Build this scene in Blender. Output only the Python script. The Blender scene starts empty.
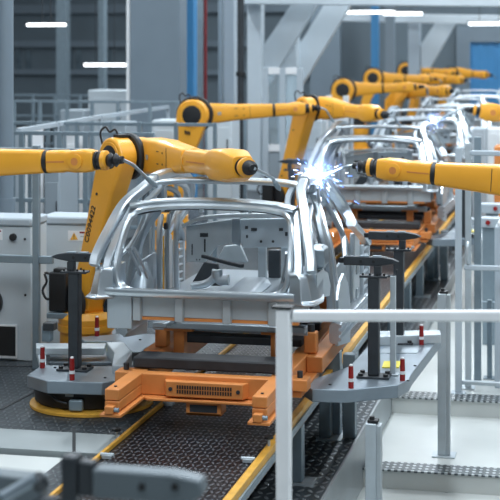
import bpy, bmesh, math, random
from mathutils import Vector, Matrix
random.seed(7)
PI = math.pi
scene = bpy.context.scene
COL = scene.collection

# ---------------------------------------------------------------- camera model (used to lay out the hall in metres)
F = 1500.0
CAMH = 2.85
TH = math.atan(330 / F)
FW = (-math.sin(TH), math.cos(TH)); RT = (math.cos(TH), math.sin(TH))
def at_depth(px, py, d):
    a = (px - 250) / F
    return Vector((d * (FW[0] + RT[0] * a), d * (FW[1] + RT[1] * a), CAMH + d * (54 - py) / F))
def at_z(px, py, z): return at_depth(px, py, F * (CAMH - z) / (py - 54))
def at_y(px, py, Y): return at_depth(px, py, Y / (FW[1] + RT[1] * (px - 250) / F))
def at_x(px, py, X): return at_depth(px, py, X / (FW[0] + RT[0] * (px - 250) / F))

cam_data = bpy.data.cameras.new('camera')
cam = bpy.data.objects.new('camera', cam_data); COL.objects.link(cam)
cam.location = (0, 0, CAMH); cam.rotation_euler = (PI / 2, 0, TH)
cam_data.sensor_width = 36; cam_data.lens = F / 500 * 36
cam_data.shift_y = -196 / 500
cam_data.clip_end = 200
cam_data.dof.use_dof = True; cam_data.dof.focus_distance = 11.9; cam_data.dof.aperture_fstop = 2.7
scene.camera = cam
vs = scene.view_settings
vs.view_transform = 'Standard'; vs.look = 'None'; vs.gamma = 1; vs.exposure = 0.0; vs.use_curve_mapping = False

# ---------------------------------------------------------------- materials
def _n(nt, t, **k):
    n = nt.nodes.new(t)
    for a, b in k.items(): setattr(n, a, b)
    return n
def mat(name, col, rough=.5, metal=0., var=.08, scale=6., rvar=.1, bump=0., emit=None, estr=0., coat=0.):
    m = bpy.data.materials.new(name); m.use_nodes = True
    nt = m.node_tree; b = nt.nodes['Principled BSDF']; L = nt.links
    b.inputs['Metallic'].default_value = metal
    b.inputs['Roughness'].default_value = rough
    b.inputs['Coat Weight'].default_value = coat
    tc = _n(nt, 'ShaderNodeTexCoord'); nz = _n(nt, 'ShaderNodeTexNoise')
    nz.inputs['Scale'].default_value = scale; nz.inputs['Detail'].default_value = 5
    L.new(tc.outputs['Object'], nz.inputs['Vector'])
    r = _n(nt, 'ShaderNodeValToRGB'); e = r.color_ramp.elements
    e[0].position = .3; e[1].position = .7
    e[0].color = tuple(max(0, c * (1 - var)) for c in col) + (1,)
    e[1].color = tuple(min(1, c * (1 + var)) for c in col) + (1,)
    L.new(nz.outputs['Fac'], r.inputs['Fac']); L.new(r.outputs['Color'], b.inputs['Base Color'])
    mr = _n(nt, 'ShaderNodeMapRange')
    mr.inputs['To Min'].default_value = max(.02, rough - rvar); mr.inputs['To Max'].default_value = min(1, rough + rvar)
    L.new(nz.outputs['Fac'], mr.inputs['Value']); L.new(mr.outputs['Result'], b.inputs['Roughness'])
    if bump:
        bp = _n(nt, 'ShaderNodeBump'); bp.inputs['Strength'].default_value = bump; bp.inputs['Distance'].default_value = .01
        L.new(nz.outputs['Fac'], bp.inputs['Height']); L.new(bp.outputs['Normal'], b.inputs['Normal'])
    if emit:
        b.inputs['Emission Color'].default_value = tuple(emit) + (1,); b.inputs['Emission Strength'].default_value = estr
    return m
def tread(name, base, lug, su, sv, rough=.4, metal=.5, length=.46, width=.17, height=.006):
    """checker plate: raised lugs in alternating diagonal directions"""
    m = bpy.data.materials.new(name); m.use_nodes = True
    nt = m.node_tree; b = nt.nodes['Principled BSDF']; L = nt.links
    b.inputs['Metallic'].default_value = metal; b.inputs['Roughness'].default_value = rough
    tc = _n(nt, 'ShaderNodeTexCoord'); sp = _n(nt, 'ShaderNodeSeparateXYZ'); L.new(tc.outputs['Object'], sp.inputs[0])
    def M(op, a, c=None, c2=None):
        n = _n(nt, 'ShaderNodeMath', operation=op)
        for i, v in enumerate((a, c, c2)):
            if v is None: continue
            if isinstance(v, (int, float)): n.inputs[i].default_value = v
            else: L.new(v, n.inputs[i])
        return n.outputs[0]
    u = M('DIVIDE', sp.outputs[0], su); v = M('DIVIDE', sp.outputs[1], sv)
    par = M('FLOORED_MODULO', M('ADD', M('FLOOR', u), M('FLOOR', v)), 2)
    x = M('SUBTRACT', M('FRACT', u), .5); y = M('SUBTRACT', M('FRACT', v), .5)
    sgn = M('SUBTRACT', M('MULTIPLY', par, 2), 1)
    ys = M('MULTIPLY', y, sgn)
    p = M('MULTIPLY', M('ADD', x, ys), .7071); q = M('MULTIPLY', M('SUBTRACT', x, ys), .7071)
    e = M('ADD', M('POWER', M('ABSOLUTE', M('DIVIDE', p, length)), 2), M('POWER', M('ABSOLUTE', M('DIVIDE', q, width)), 2))
    mr = _n(nt, 'ShaderNodeMapRange', interpolation_type='SMOOTHSTEP')
    mr.inputs['From Min'].default_value = 1.25; mr.inputs['From Max'].default_value = .45
    L.new(e, mr.inputs['Value'])
    bp = _n(nt, 'ShaderNodeBump'); bp.inputs['Distance'].default_value = height; bp.inputs['Strength'].default_value = 1
    L.new(mr.outputs[0], bp.inputs['Height']); L.new(bp.outputs['Normal'], b.inputs['Normal'])
    nz = _n(nt, 'ShaderNodeTexNoise'); nz.inputs['Scale'].default_value = 3; L.new(tc.outputs['Object'], nz.inputs['Vector'])
    mx = _n(nt, 'ShaderNodeMix', data_type='RGBA'); mx.inputs['A'].default_value = base + (1,); mx.inputs['B'].default_value = lug + (1,)
    L.new(mr.outputs[0], mx.inputs['Factor'])
    mm = _n(nt, 'ShaderNodeMix', data_type='RGBA', blend_type='MULTIPLY'); mm.inputs['Factor'].default_value = .35
    L.new(mx.outputs['Result'], mm.inputs['A']); L.new(nz.outputs['Fac'], mm.inputs['B'])
    L.new(mm.outputs['Result'], b.inputs['Base Color'])
    return m
def glass(name, col):
    m = bpy.data.materials.new(name); m.use_nodes = True
    b = m.node_tree.nodes['Principled BSDF']
    b.inputs['Base Color'].default_value = col + (1,); b.inputs['Roughness'].default_value = .1
    b.inputs['Transmission Weight'].default_value = .8; b.inputs['IOR'].default_value = 1.1
    return m
M_ = dict(
    robot=mat('robot_orange_paint', (.85, .385, .03), .42, 0, .05, 3, coat=.12),
    skid=mat('carrier_orange_paint', (.66, .245, .065), .5, .1, .10, 5),
    yellow=mat('guide_yellow_paint', (.68, .36, .05), .5, 0, .15, 9),
    steel=mat('pressed_steel', (.58, .635, .68), .34, .93, .06, 2, .07),
    steel_dull=mat('dull_sheet_steel', (.33, .38, .42), .38, .8, .08, 2),
    zinc=mat('galvanised_panel', (.46, .51, .54), .5, .4, .08, 5),
    panelblue=mat('bluish_sheet_panel', (.50, .57, .62), .42, .45, .06, 3),
    alu=mat('aluminium_profile', (.50, .56, .60), .42, .35, .06, 8),
    alu_dark=mat('grey_blue_steel_tube', (.22, .285, .33), .45, .3, .08, 8),
    plate=mat('brushed_fixture_plate', (.25, .30, .345), .36, .55, .10, 5, bump=.05),
    dark=mat('dark_grey_steel', (.045, .052, .060), .45, .4, .15, 8),
    black=mat('black_plastic', (.012, .013, .015), .5, 0, .2, 8),
    blackpad=mat('black_rubber_pad', (.02, .023, .028), .6, 0, .3, 10),
    cabinet=mat('light_cabinet_paint', (.52, .58, .62), .5, 0, .03, 2),
    cabinet_dark=mat('grey_cabinet_paint', (.28, .33, .37), .5, 0, .05, 2),
    white=mat('white_paint', (.78, .80, .82), .45, 0, .04, 4),
    white_steel=mat('pale_structural_steel', (.42, .485, .54), .5, 0, .04, 1.5),
    grey_steel=mat('grey_structural_steel', (.18, .23, .275), .5, 0, .05, 1.5),
    portal=mat('portal_white_paint', (.60, .67, .72), .5, 0, .04, 1.5),
    blue=mat('blue_paint', (.06, .26, .52), .5, 0, .05, 2),
    fore_grey=mat('mid_grey_blue_steel', (.13, .16, .18), .5, .2, .08, 6),
    red=mat('red_lacquer', (.28, .010, .010), .4, 0, .1, 9),
    red_pipe=mat('red_pipe_paint', (.20, .02, .025), .5, 0, .1, 9),
    label_yellow=mat('yellow_label', (.80, .68, .08), .5, 0, .05, 20),
    label_white=mat('white_label', (.75, .77, .78), .5, 0, .05, 20),
    label_orange=mat('orange_label', (.80, .42, .05), .5, 0, .05, 20),
    label_grey=mat('grey_label', (.35, .37, .36), .5, 0, .05, 20),
    blue_part=mat('blue_plastic', (.02, .10, .42), .5, 0, .1, 9),
    concrete=mat('pale_floor_coating', (.55, .58, .57), .35, 0, .08, 1.2, .08),
    concrete_dim=mat('grey_floor_coating', (.30, .34, .35), .35, 0, .15, 1.5, .1),
    curb=mat('galvanised_curb', (.38, .42, .44), .4, .4, .12, 2),
    wall=mat('hall_wall_cladding', (.135, .175, .205), .7, 0, .1, .6),
    wall_light=mat('hall_wall_light', (.14, .18, .21), .7, 0, .08, .6),
    ceiling=mat('hall_ceiling', (.17, .20, .23), .8, 0, .1, .5),
    lamp=mat('lamp_diffuser', (.9, .95, 1), .5, 0, 0, 5, emit=(.93, .97, 1), estr=4.5),
    cable=mat('black_cable', (.015, .015, .017), .45, 0, .1, 9),
    seam=mat('dark_joint_filler', (.02, .024, .028), .6, 0, .1, 9),
    led_blue=mat('machine_window', (.10, .14, .17), .2, 0, .3, 3),
    diamond=tread('checker_plate', (.13, .155, .175), (.50, .54, .58), .075, .125, .30, .6, .42, .20),
    deck=tread('studded_conveyor_deck', (.014, .014, .018), (.20, .21, .235), .040, .085, .32, .4, .44, .20, .009),
    floorplate=tread('dark_checker_floor', (.05, .062, .072), (.12, .14, .155), .05, .10, .4, .4),
    nosing=tread('perforated_nosing', (.10, .12, .13), (.62, .66, .68), .06, .085, .35, .5, .3, .3),
)

# ---------------------------------------------------------------- mesh helpers
def V(*a): return Vector(a if len(a) > 1 else a[0])
class MB:
    def __init__(s): s.bm = bmesh.new()
    def box(s, a, b):
        x0, x1 = sorted((a[0], b[0])); y0, y1 = sorted((a[1], b[1])); z0, z1 = sorted((a[2], b[2]))
        v = [s.bm.verts.new(p) for p in ((x0, y0, z0), (x1, y0, z0), (x1, y1, z0), (x0, y1, z0), (x0, y0, z1), (x1, y0, z1), (x1, y1, z1), (x0, y1, z1))]
        for f in ((3, 2, 1, 0), (4, 5, 6, 7), (0, 1, 5, 4), (1, 2, 6, 5), (2, 3, 7, 6), (3, 0, 4, 7)): s.bm.faces.new([v[i] for i in f])
        return s
    def cbox(s, c, size, rot=None):
        h = [x / 2 for x in size]; n0 = len(s.bm.verts)
        s.box([-q for q in h], h); s.bm.verts.ensure_lookup_table()
        vs_ = s.bm.verts[n0:]
        for v in vs_:
            p = v.co.copy()
            if rot is not None: p = rot @ p
            v.co = p + Vector(c)
        return s
    def cyl(s, p0, p1, r0, r1=None, n=20, cap=True):
        r1 = r0 if r1 is None else r1
        return s.lathe(p0, p1, [(0, r0), (1, r1)], n, cap)
    def lathe(s, p0, p1, prof, n=24, cap=True):
        p0 = Vector(p0); p1 = Vector(p1); ax = p1 - p0; t = ax.normalized()
        ref = Vector((0, 0, 1)) if abs(t.z) < .9 else Vector((1, 0, 0))
        u = t.cross(ref).normalized(); w = t.cross(u)
        rings = []
        for k, r in prof:
            c = p0 + ax * k
            rings.append([s.bm.verts.new(c + (u * math.cos(2 * PI * i / n) + w * math.sin(2 * PI * i / n)) * max(r, .0004)) for i in range(n)])
        for a, b in zip(rings, rings[1:]):
            for i in range(n): s.bm.faces.new((a[i], a[(i + 1) % n], b[(i + 1) % n], b[i]))
        if cap: s.bm.faces.new(list(reversed(rings[0]))); s.bm.faces.new(rings[-1])
        return s
    def prism(s, pts, vec):
        vec = Vector(vec); a = [s.bm.verts.new(p) for p in pts]; b = [s.bm.verts.new(Vector(p) + vec) for p in pts]
        n = len(pts)
        s.bm.faces.new(list(reversed(a))); s.bm.faces.new(b)
        for i in range(n): s.bm.faces.new((a[i], a[(i + 1) % n], b[(i + 1) % n], b[i]))
        return s
    def loft(s, secs, cap=True):
        R = [[s.bm.verts.new(p) for p in q] for q in secs]; n = len(R[0])
        for a, b in zip(R, R[1:]):
            for i in range(n): s.bm.faces.new((a[i], a[(i + 1) % n], b[(i + 1) % n], b[i]))
        if cap: s.bm.faces.new(list(reversed(R[0]))); s.bm.faces.new(R[-1])
        return s
    def sweep(s, path, prof, ref=(1, 0, 0), closed=False, k=5):
        """prof: list of (u, v) points; u runs along ref, v across it"""
        P = smooth(path, k, closed) if k else [Vector(p) for p in path]
        n = len(P); secs = []
        for i in range(n):
            a = P[(i - 1) % n] if (closed or i) else P[0]; b = P[(i + 1) % n] if (closed or i < n - 1) else P[-1]
            t = (b - a).normalized(); r = Vector(ref)
            u = (r - t * r.dot(t)); u.normalize(); v = t.cross(u)
            secs.append([P[i] + u * q[0] + v * q[1] for q in prof])
        if closed:
            R = [[s.bm.verts.new(p) for p in q] for q in secs]; m = len(prof)
            for i in range(n):
                a, b = R[i], R[(i + 1) % n]
                for j in range(m): s.bm.faces.new((a[j], a[(j + 1) % m], b[(j + 1) % m], b[j]))
            return s
        return s.loft(secs)
    def tube(s, path, r, n=10, closed=False, k=5):
        ref = (0.13, .21, .97)
        return s.sweep(path, [(r * math.cos(2 * PI * i / n), r * math.sin(2 * PI * i / n)) for i in range(n)], ref, closed, k)
    def build(s, name, m, parent=None, bevel=0., seg=2, ang=35, tag=None):
        bm = s.bm
        bmesh.ops.recalc_face_normals(bm, faces=bm.faces)
        off = Vector(parent['_o']) if parent is not None and '_o' in parent else Vector((0, 0, 0))
        if off.length: bmesh.ops.translate(bm, verts=bm.verts, vec=-off)
        me = bpy.data.meshes.new(name); bm.to_mesh(me); bm.free()
        ml = m if isinstance(m, (list, tuple)) else [m]
        for q in ml: me.materials.append(M_[q] if isinstance(q, str) else q)
        me.shade_smooth(); me.set_sharp_from_angle(angle=math.radians(ang))
        o = bpy.data.objects.new(name, me); COL.objects.link(o)
        if parent is not None:
            o.parent = parent; o['_o'] = list(off)
        if bevel:
            b = o.modifiers.new('bevel', 'BEVEL'); b.width = bevel; b.segments = seg; b.limit_method = 'ANGLE'; b.angle_limit = math.radians(40)
            b.harden_normals = False
        if tag: set_tag(o, *tag)
        return o
def smooth(path, k=5, closed=False):
    P = [Vector(p) for p in path]; n = len(P); out = []
    rng = range(n) if closed else range(n - 1)
    for i in rng:
        p1, p2 = P[i], P[(i + 1) % n]
        p0 = P[(i - 1) % n] if (closed or i) else p1 * 2 - p2
        p3 = P[(i + 2) % n] if (closed or i < n - 2) else p2 * 2 - p1
        for j in range(k):
            t = j / k
            out.append(.5 * ((2 * p1) + (p2 - p0) * t + (2 * p0 - 5 * p1 + 4 * p2 - p3) * t * t + (3 * p1 - p0 - 3 * p2 + p3) * t ** 3))
    if not closed: out.append(P[-1])
    return out
def rr(w, h, r=None, n=2):
    """rounded rectangle profile"""
    r = min(w, h) * .3 if r is None else r; out = []
    for cx, cy, a0 in ((w / 2 - r, h / 2 - r, 0), (-w / 2 + r, h / 2 - r, 90), (-w / 2 + r, -h / 2 + r, 180), (w / 2 - r, -h / 2 + r, 270)):
        for i in range(n + 1):
            a = math.radians(a0 + 90 * i / n); out.append((cx + r * math.cos(a), cy + r * math.sin(a)))
    return out
def set_tag(o, label, cat, group=None, kind=None):
    o['label'] = label; o['category'] = cat
    if group: o['group'] = group
    if kind: o['kind'] = kind
def thing(name, label, cat, loc, group=None):
    o = bpy.data.objects.new(name, None); COL.objects.link(o); o.empty_display_size = .1
    o.location = loc; o['_o'] = list(loc); set_tag(o, label, cat, group); return o
def dup(root, delta, label, group=None):
    def cp(o, par):
        c = o.copy(); COL.objects.link(c)
        if par is not None: c.parent = par
        for ch in KIDS.get(o.name, ()): cp(ch, c)
        return c
    KIDS = {}
    for o in COL.objects:
        if o.parent: KIDS.setdefault(o.parent.name, []).append(o)
    r = cp(root, None); r.location = Vector(root.location) + Vector(delta); r['label'] = label
    if group: r['group'] = group
    return r
def struct(name, mb, m, bevel=0., ang=35):
    o = mb.build(name, m, None, bevel, ang=ang); o['kind'] = 'structure'; return o
def text_mesh(name, body, size, m, parent, origin, xdir, ydir, thick=.002):
    cu = bpy.data.curves.new(name, 'FONT'); cu.body = body; cu.size = size; cu.extrude = thick
    cu.align_x = 'CENTER'; cu.align_y = 'CENTER'
    tmp = bpy.data.objects.new(name, cu); COL.objects.link(tmp)
    dg = bpy.context.evaluated_depsgraph_get(); me = bpy.data.meshes.new_from_object(tmp.evaluated_get(dg))
    bpy.data.objects.remove(tmp); bpy.data.curves.remove(cu)
    x = Vector(xdir).normalized(); y = Vector(ydir); y = (y - x * y.dot(x)).normalized(); z = x.cross(y)
    R = Matrix((x, y, z)).transposed().to_4x4(); R.translation = Vector(origin) - Vector(parent['_o'])
    me.transform(R); me.materials.clear(); me.materials.append(M_[m])
    o = bpy.data.objects.new(name, me); COL.objects.link(o); o.parent = parent
    return o
# ================================================================ SETTING
LX, RX = -3.31, -2.19           # the two guide rails
CURB = -1.92
ZD, ZL0, ZL1, ZL2 = -.57, -.73, -.90, -1.07
Y1 = 15.62; Y2 = 13.48          # the two step edges of the pale platform on the right
HX0, HX1, HY0, HY1, HZ = -30., 14., -6., 56., 9.
mb = MB(); mb.box((HX0, HY0, ZL2 - .3), (HX1, HY1, ZL2)); struct('floor', mb, 'concrete')
mb = MB(); mb.box((CURB, Y2, ZL2), (HX1, Y1, ZL1)); struct('floor.001', mb, 'concrete')
mb = MB(); mb.box((CURB, Y1, ZL2), (HX1, HY1, ZL0)); struct('floor.002', mb, 'concrete')
mb = MB(); mb.box((LX, 5.5, ZL2), (CURB - .02, HY1, ZD)); struct('floor.003', mb, 'diamond')
mb = MB(); mb.box((CURB - .02, 5.5, ZL2), (CURB, HY1, ZD + .012)); struct('trim_1', mb, 'curb')
# nosings
mb = MB(); mb.box((CURB, Y1, ZL0), (HX1, Y1 + .28, ZL0 + .006)); mb.box((CURB, Y1 - .02, ZL0 - .008), (HX1, Y1, ZL0 + .006)); struct('trim_2', mb, 'nosing')
mb = MB(); mb.box((CURB, Y2, ZL1), (HX1, Y2 + .26, ZL1 + .006)); mb.box((CURB, Y2 - .02, ZL1 - .008), (HX1, Y2, ZL1 + .006)); struct('trim_3', mb, 'nosing')
mb = MB(); mb.box((-1.15, 9, ZL2), (.6, 12.9, ZL2 + .02)); struct('floor.004', mb, 'diamond')
# left raised floor
yA = at_z(50, 451, 0).y; yB = at_z(50, 431, 0).y
mb = MB(); mb.box((HX0, yB, ZL2), (LX - .03, HY1, 0)); struct('floor.005', mb, 'floorplate')
mb = MB(); mb.box((HX0, yA, ZL2), (LX - .03, yB - .012, .002)); struct('floor.006', mb, 'concrete_dim')
mb = MB(); mb.box((HX0, 5.5, ZL2), (LX - .26, yA - .05, -.03)); struct('floor.007', mb, 'concrete')
mb = MB(); mb.box((LX - .255, 5.5, ZL2), (LX - .03, yA - .02, -.01)); struct('floor.008', mb, 'floorplate')
def seam(x0, y0, x1, y1, w=.025):
    a, b = Vector((x0, y0, 0)), Vector((x1, y1, 0)); t = (b - a).normalized(); n = Vector((-t.y, t.x, 0)) * w / 2
    return [a - n, b - n, b + n, a + n]
k = 2
for (p, q) in (((0, 410), (48, 385)), ((74, 452), (74, 428)), ((80, 425), (102, 407)), ((0, 366.5), (36, 366.5))):
    a, b = at_z(*p, 0), at_z(*q, 0); k += 2
    mb = MB(); mb.prism([v + Vector((0, 0, .0005)) for v in seam(a.x, a.y, b.x, b.y)], (0, 0, .004)); struct('trim_%d' % k, mb, 'seam')
# shell
mb = MB(); mb.box((HX0, HY1, ZL2), (HX1, HY1 + .3, HZ)); struct('wall_back', mb, 'wall')
mb = MB(); mb.box((HX0 - .3, HY0, ZL2), (HX0, HY1, HZ)); struct('wall_left', mb, 'wall_light')
mb = MB(); mb.box((HX1, HY0, ZL2), (HX1 + .3, HY1, HZ)); struct('wall_right', mb, 'wall_light')
mb = MB(); mb.box((HX0, HY0 - .3, ZL2), (HX1, HY0, HZ)); struct('wall_front', mb, 'wall_light')
mb = MB(); mb.box((HX0, HY0, HZ), (HX1, HY1, HZ + .3)); struct('ceiling', mb, 'ceiling')
# cladding rails on the back wall (set proud of it)
for i, (py, h) in enumerate(((9, .35), (44, .25), (72, .2))):
    z = at_y(80, py, HY1).z
    mb = MB(); mb.box((HX0, HY1 - .25, z - h / 2), (-8.8, HY1 - .02, z + h / 2)); struct('trim_%d' % (20 + i), mb, 'grey_steel')
# blue door at the far right with its pale frame
a = at_y(470, 42, HY1 - .3); b = at_y(530, 100, HY1 - .3)
fr = MB(); fr.box((a.x - .5, HY1 - .3, ZL0), (a.x, HY1 - .02, a.z + .6)); fr.box((a.x - .5 + .5, HY1 - .3, a.z), (b.x + .5, HY1 - .02, a.z + .6)); fr.box((b.x + .505, HY1 - .3, ZL0), (b.x + .9, HY1 - .02, a.z + .6))
struct('trim_30', fr, 'grey_steel')
dr = struct('door_1', MB().box((a.x, HY1 - .12, ZL0), (b.x, HY1 - .03, a.z)), 'blue')
mb = MB()
for i in range(7):
    x = a.x + (b.x - a.x) * i / 6; mb.box((x - .05, HY1 - .2, ZL0), (x + .05, HY1 - .12, a.z))
o = mb.build('door_rib', 'blue', dr)

# ================================================================ CONVEYOR
mb = MB(); mb.box((LX + .03, 5.5, -.06), (RX - .03, 50, 0)); mb.build('conveyor_deck', 'deck', tag=('long black studded deck plate running between the two yellow guide rails', 'conveyor'))
rl = thing('guide_rail', 'yellow guide rail along the left edge of the black deck', 'rail', (LX, 6, 0))
MB().box((LX - .025, 5.5, -.35), (LX + .025, 50, -.005)).build('web', 'dark', rl)
MB().box((LX - .013, 5.5, -.004), (LX + .013, 50, .03)).build('rail_cap', 'yellow', rl, .004)
rr_ = thing('guide_rail', 'yellow guide rail along the right edge of the black deck on steel posts', 'rail', (RX, 6, 0))
MB().box((RX - .025, 5.5, -.11), (RX + .03, 50, .025)).build('rail_beam', 'yellow', rr_, .004)
mb = MB(); mb.box((RX + .031, 5.5, -.085), (RX + .045, 50, -.03)); mb.build('slotted_strip', 'alu_dark', rr_)
Yp_ = [at_z(300, 482, ZD).y, 8.3] + [13.2 + 1.6 * i for i in range(9)]
for i, y in enumerate(Yp_):
    o = MB().box((RX - .07, y - .07, ZD + .014), (RX + .03, y + .07, -.112)).build('post', 'alu_dark', rr_, .006)
    MB().box((RX - .09, y - .12, ZD + .001), (RX + .13, y + .12, ZD + .013)).build('foot_plate', 'alu', o)
def screw(x, y, z, par):
    m = MB(); m.cyl((x, y, z), (x, y, z + .05), .010, n=10); m.build('screw', 'alu', par)
    m = MB(); m.lathe((x, y, z + .05), (x, y, z + .075), [(0, .02), (.2, .034), (.8, .034), (1, .026)], 16); m.build('screw_head', 'black', par)
for p in ((112, 438), (24, 500)): v = at_z(*p, 0); screw(LX - .05, v.y, .0, rl)
for p in ((268, 446), (340, 357), (372, 316)): v = at_z(*p, .025); screw(RX + .0, v.y, .025, rr_)
def lug(x, y, par, col='alu'):
    m = MB(); m.box((x - .035, y - .02, .003), (x + .035, y + .02, .03)); m.cyl((x - .05, y, .03), (x + .05, y, .03), .014, n=10); m.build('stop_bracket', col, par, .003)
for p in ((108, 459), (168, 406)): lug(LX + .06, at_z(*p, 0).y, rl)
for p in ((250, 463), (303, 391)): lug(RX - .07, at_z(*p, 0).y, rr_)

# ================================================================ CAR CARRIER (orange skid)
CX = -2.755; Y0 = 11.24
def carrier():
    r = thing('body_carrier', 'orange steel carrier under the nearest car shell with a grille on its crossbeam', 'carrier', (CX, Y0, .24), 'orange carriers under the car shells')
    yb = 10.93
    hx = .50
    m = MB(); m.box((CX - hx, yb, .27), (CX + hx, yb + .10, .43)); m.build('front_beam', 'skid', r, .008)
    m = MB(); m.prism([(CX - hx, yb - .03, .245), (CX + hx, yb - .03, .245), (CX + hx - .08, yb - .09, .245), (CX - hx + .08, yb - .09, .245)], (0, 0, .02))
    m.box((CX - hx, yb - .03, .245), (CX + hx, yb + .12, .268)); m.build('bottom_flange', 'skid', r, .004)
    # grille housing
    g = MB(); gx0, gx1 = CX - .31, CX + .34
    g.prism([(gx0, yb, .28), (gx1, yb, .28), (gx1 - .03, yb - .07, .28), (gx0 + .03, yb - .07, .28)], (0, 0, .115))
    g = g.build('grille_housing', 'skid', r, .006)
    s_ = MB(); n = 22
    for i in range(n):
        x = gx0 + .12 + (gx1 - gx0 - .24) * i / (n - 1)
        for z in (.307, .342): s_.box((x - .006, yb - .0745, z), (x + .006, yb - .068, z + .027))
    s_.build('grille_slot', 'black', g)
    for x in (gx0 + .065, gx1 - .065): MB().cyl((x, yb - .068, .338), (x, yb - .078, .338), .015, n=14).build('bolt', 'dark', g)
    t = MB(); t.box((CX - .13, yb - .05, .145), (CX + .14, yb - .035, .245)); t.box((CX - .13, yb - .05, .145), (CX + .14, yb + .12, .165))
    t.box((CX - .13, yb - .035, .165), (CX - .115, yb + .12, .243)); t.box((CX + .125, yb - .035, .165), (CX + .14, yb + .12, .243)); t.build('cable_tray', 'skid', r, .004)
    m = MB(); m.box((CX - .10, yb - .0545, .17), (CX + .11, yb - .049, .225)); m.build('tray_mesh', 'dark', r)
    # end arms
    for s in (-1, 1):
        x0 = CX + s * .545
        a = MB(); a.box((x0 - .055, 10.36, .272), (x0 + .055, yb + .12, .345)); a = a.build('end_arm', 'skid', r, .008)
        MB().box((x0 - .055, 10.36, .348), (x0 + .055, yb + .12, .43)).build('arm_cover', 'skid', a, .008)
        MB().box((x0 - .075, 10.30, .24), (x0 + .085, yb, .262)).build('foot_plate', 'skid', a, .004)
        MB().box((x0 - .035, 10.29, .263), (x0 + .03, 10.358, .32)).build('stop_block', 'skid', a, .006)
        MB().cyl((x0 + .031, 10.32, .29), (x0 + .065, 10.32, .29), .017, n=12).build('bolt', 'alu_dark', a)
        MB().cyl((x0, 10.45, .431), (x0, 10.45, .437), .012, n=12).build('screw', 'black', a)
        # long side beam under the sill
        b = MB(); b.box((x0 - .065, yb + .13, .27), (x0 + .065, Y0 + 3.5, .43)); b = b.build('side_beam', 'skid', r, .01)
        MB().box((x0 + .066 if s > 0 else x0 - .16, yb + .2, .255), (x0 + .16 if s > 0 else x0 - .066, yb + 1.0, .30)).build('side_ledge', 'skid', b, .006)
        MB().box((x0 + s * .067, yb + .9, .30), (x0 + s * .20, Y0 + 1.9, .425)).build('outer_beam', 'skid', b, .008)
        MB().box((x0 + s * .03, yb + 1.0, .431), (x0 + s * .13, yb + 1.12, .60)).build('jack_block', 'skid', b, .01)
        MB().cyl((x0 + s * .08, yb + 1.06, .601), (x0 + s * .08, yb + 1.06, .66), .03, n=12).build('jack_pin', 'dark', b)
        MB().box((x0 + s * .067, yb + .16, .31), (x0 + s * .21, yb + .32, .40)).build('clamp_block', 'skid', b, .008)
        MB().cyl((x0 + s * .14, yb + .24, .401), (x0 + s * .14, yb + .24, .45), .022, n=12).build('locating_pin', 'dark', b)
        for k, yy in enumerate((11.72, 13.9)):
            xx = CX + s * .40
            p = MB(); p.box((xx - .045, yy - .05, .40), (xx + .045, yy + .05, .618)); p = p.build('support_post', 'skid', r, .006)
            MB().box((xx - .12, yy - .07, .62), (xx + .12, yy + .07, .645)).build('post_head', 'skid', p, .004)
        # rear clamps with a knuckle
        kx = x0 + s * .10
        q = MB(); q.box((kx - .03, 13.2, .30), (kx + .05, 13.5, .5)); q.cyl((kx - .05, 13.35, .52), (kx + .07, 13.35, .52), .05, n=14); q.build('clamp_knuckle', 'skid', r, .008)
    for yy, z, hw, dp, hh in ((11.06, .44, .60, .24, .085), (12.05, .455, .535, .17, .065)):
        m = MB(); m.box((CX - hw, yy, z), (CX + hw, yy + dp, z + hh)); m.build('padded_bar', 'blackpad', r, .012)
    m = MB(); m.box((CX - .64, 11.62, .646), (CX + .64, 11.74, .695)); m.box((CX - .64, 11.741, .61), (CX + .64, 11.75, .695)); m.build('cross_bar', 'steel_dull', r, .004)
    m = MB(); m.box((CX - .54, 13.9, .44), (CX + .54, 14.05, .56)); m.build('far_beam', 'skid', r, .008)
    m = MB(); m.box((CX - .54, 12.9, .431), (CX + .54, 13.0, .50)); m.build('padded_bar', 'blackpad', r, .008)
    return r
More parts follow.
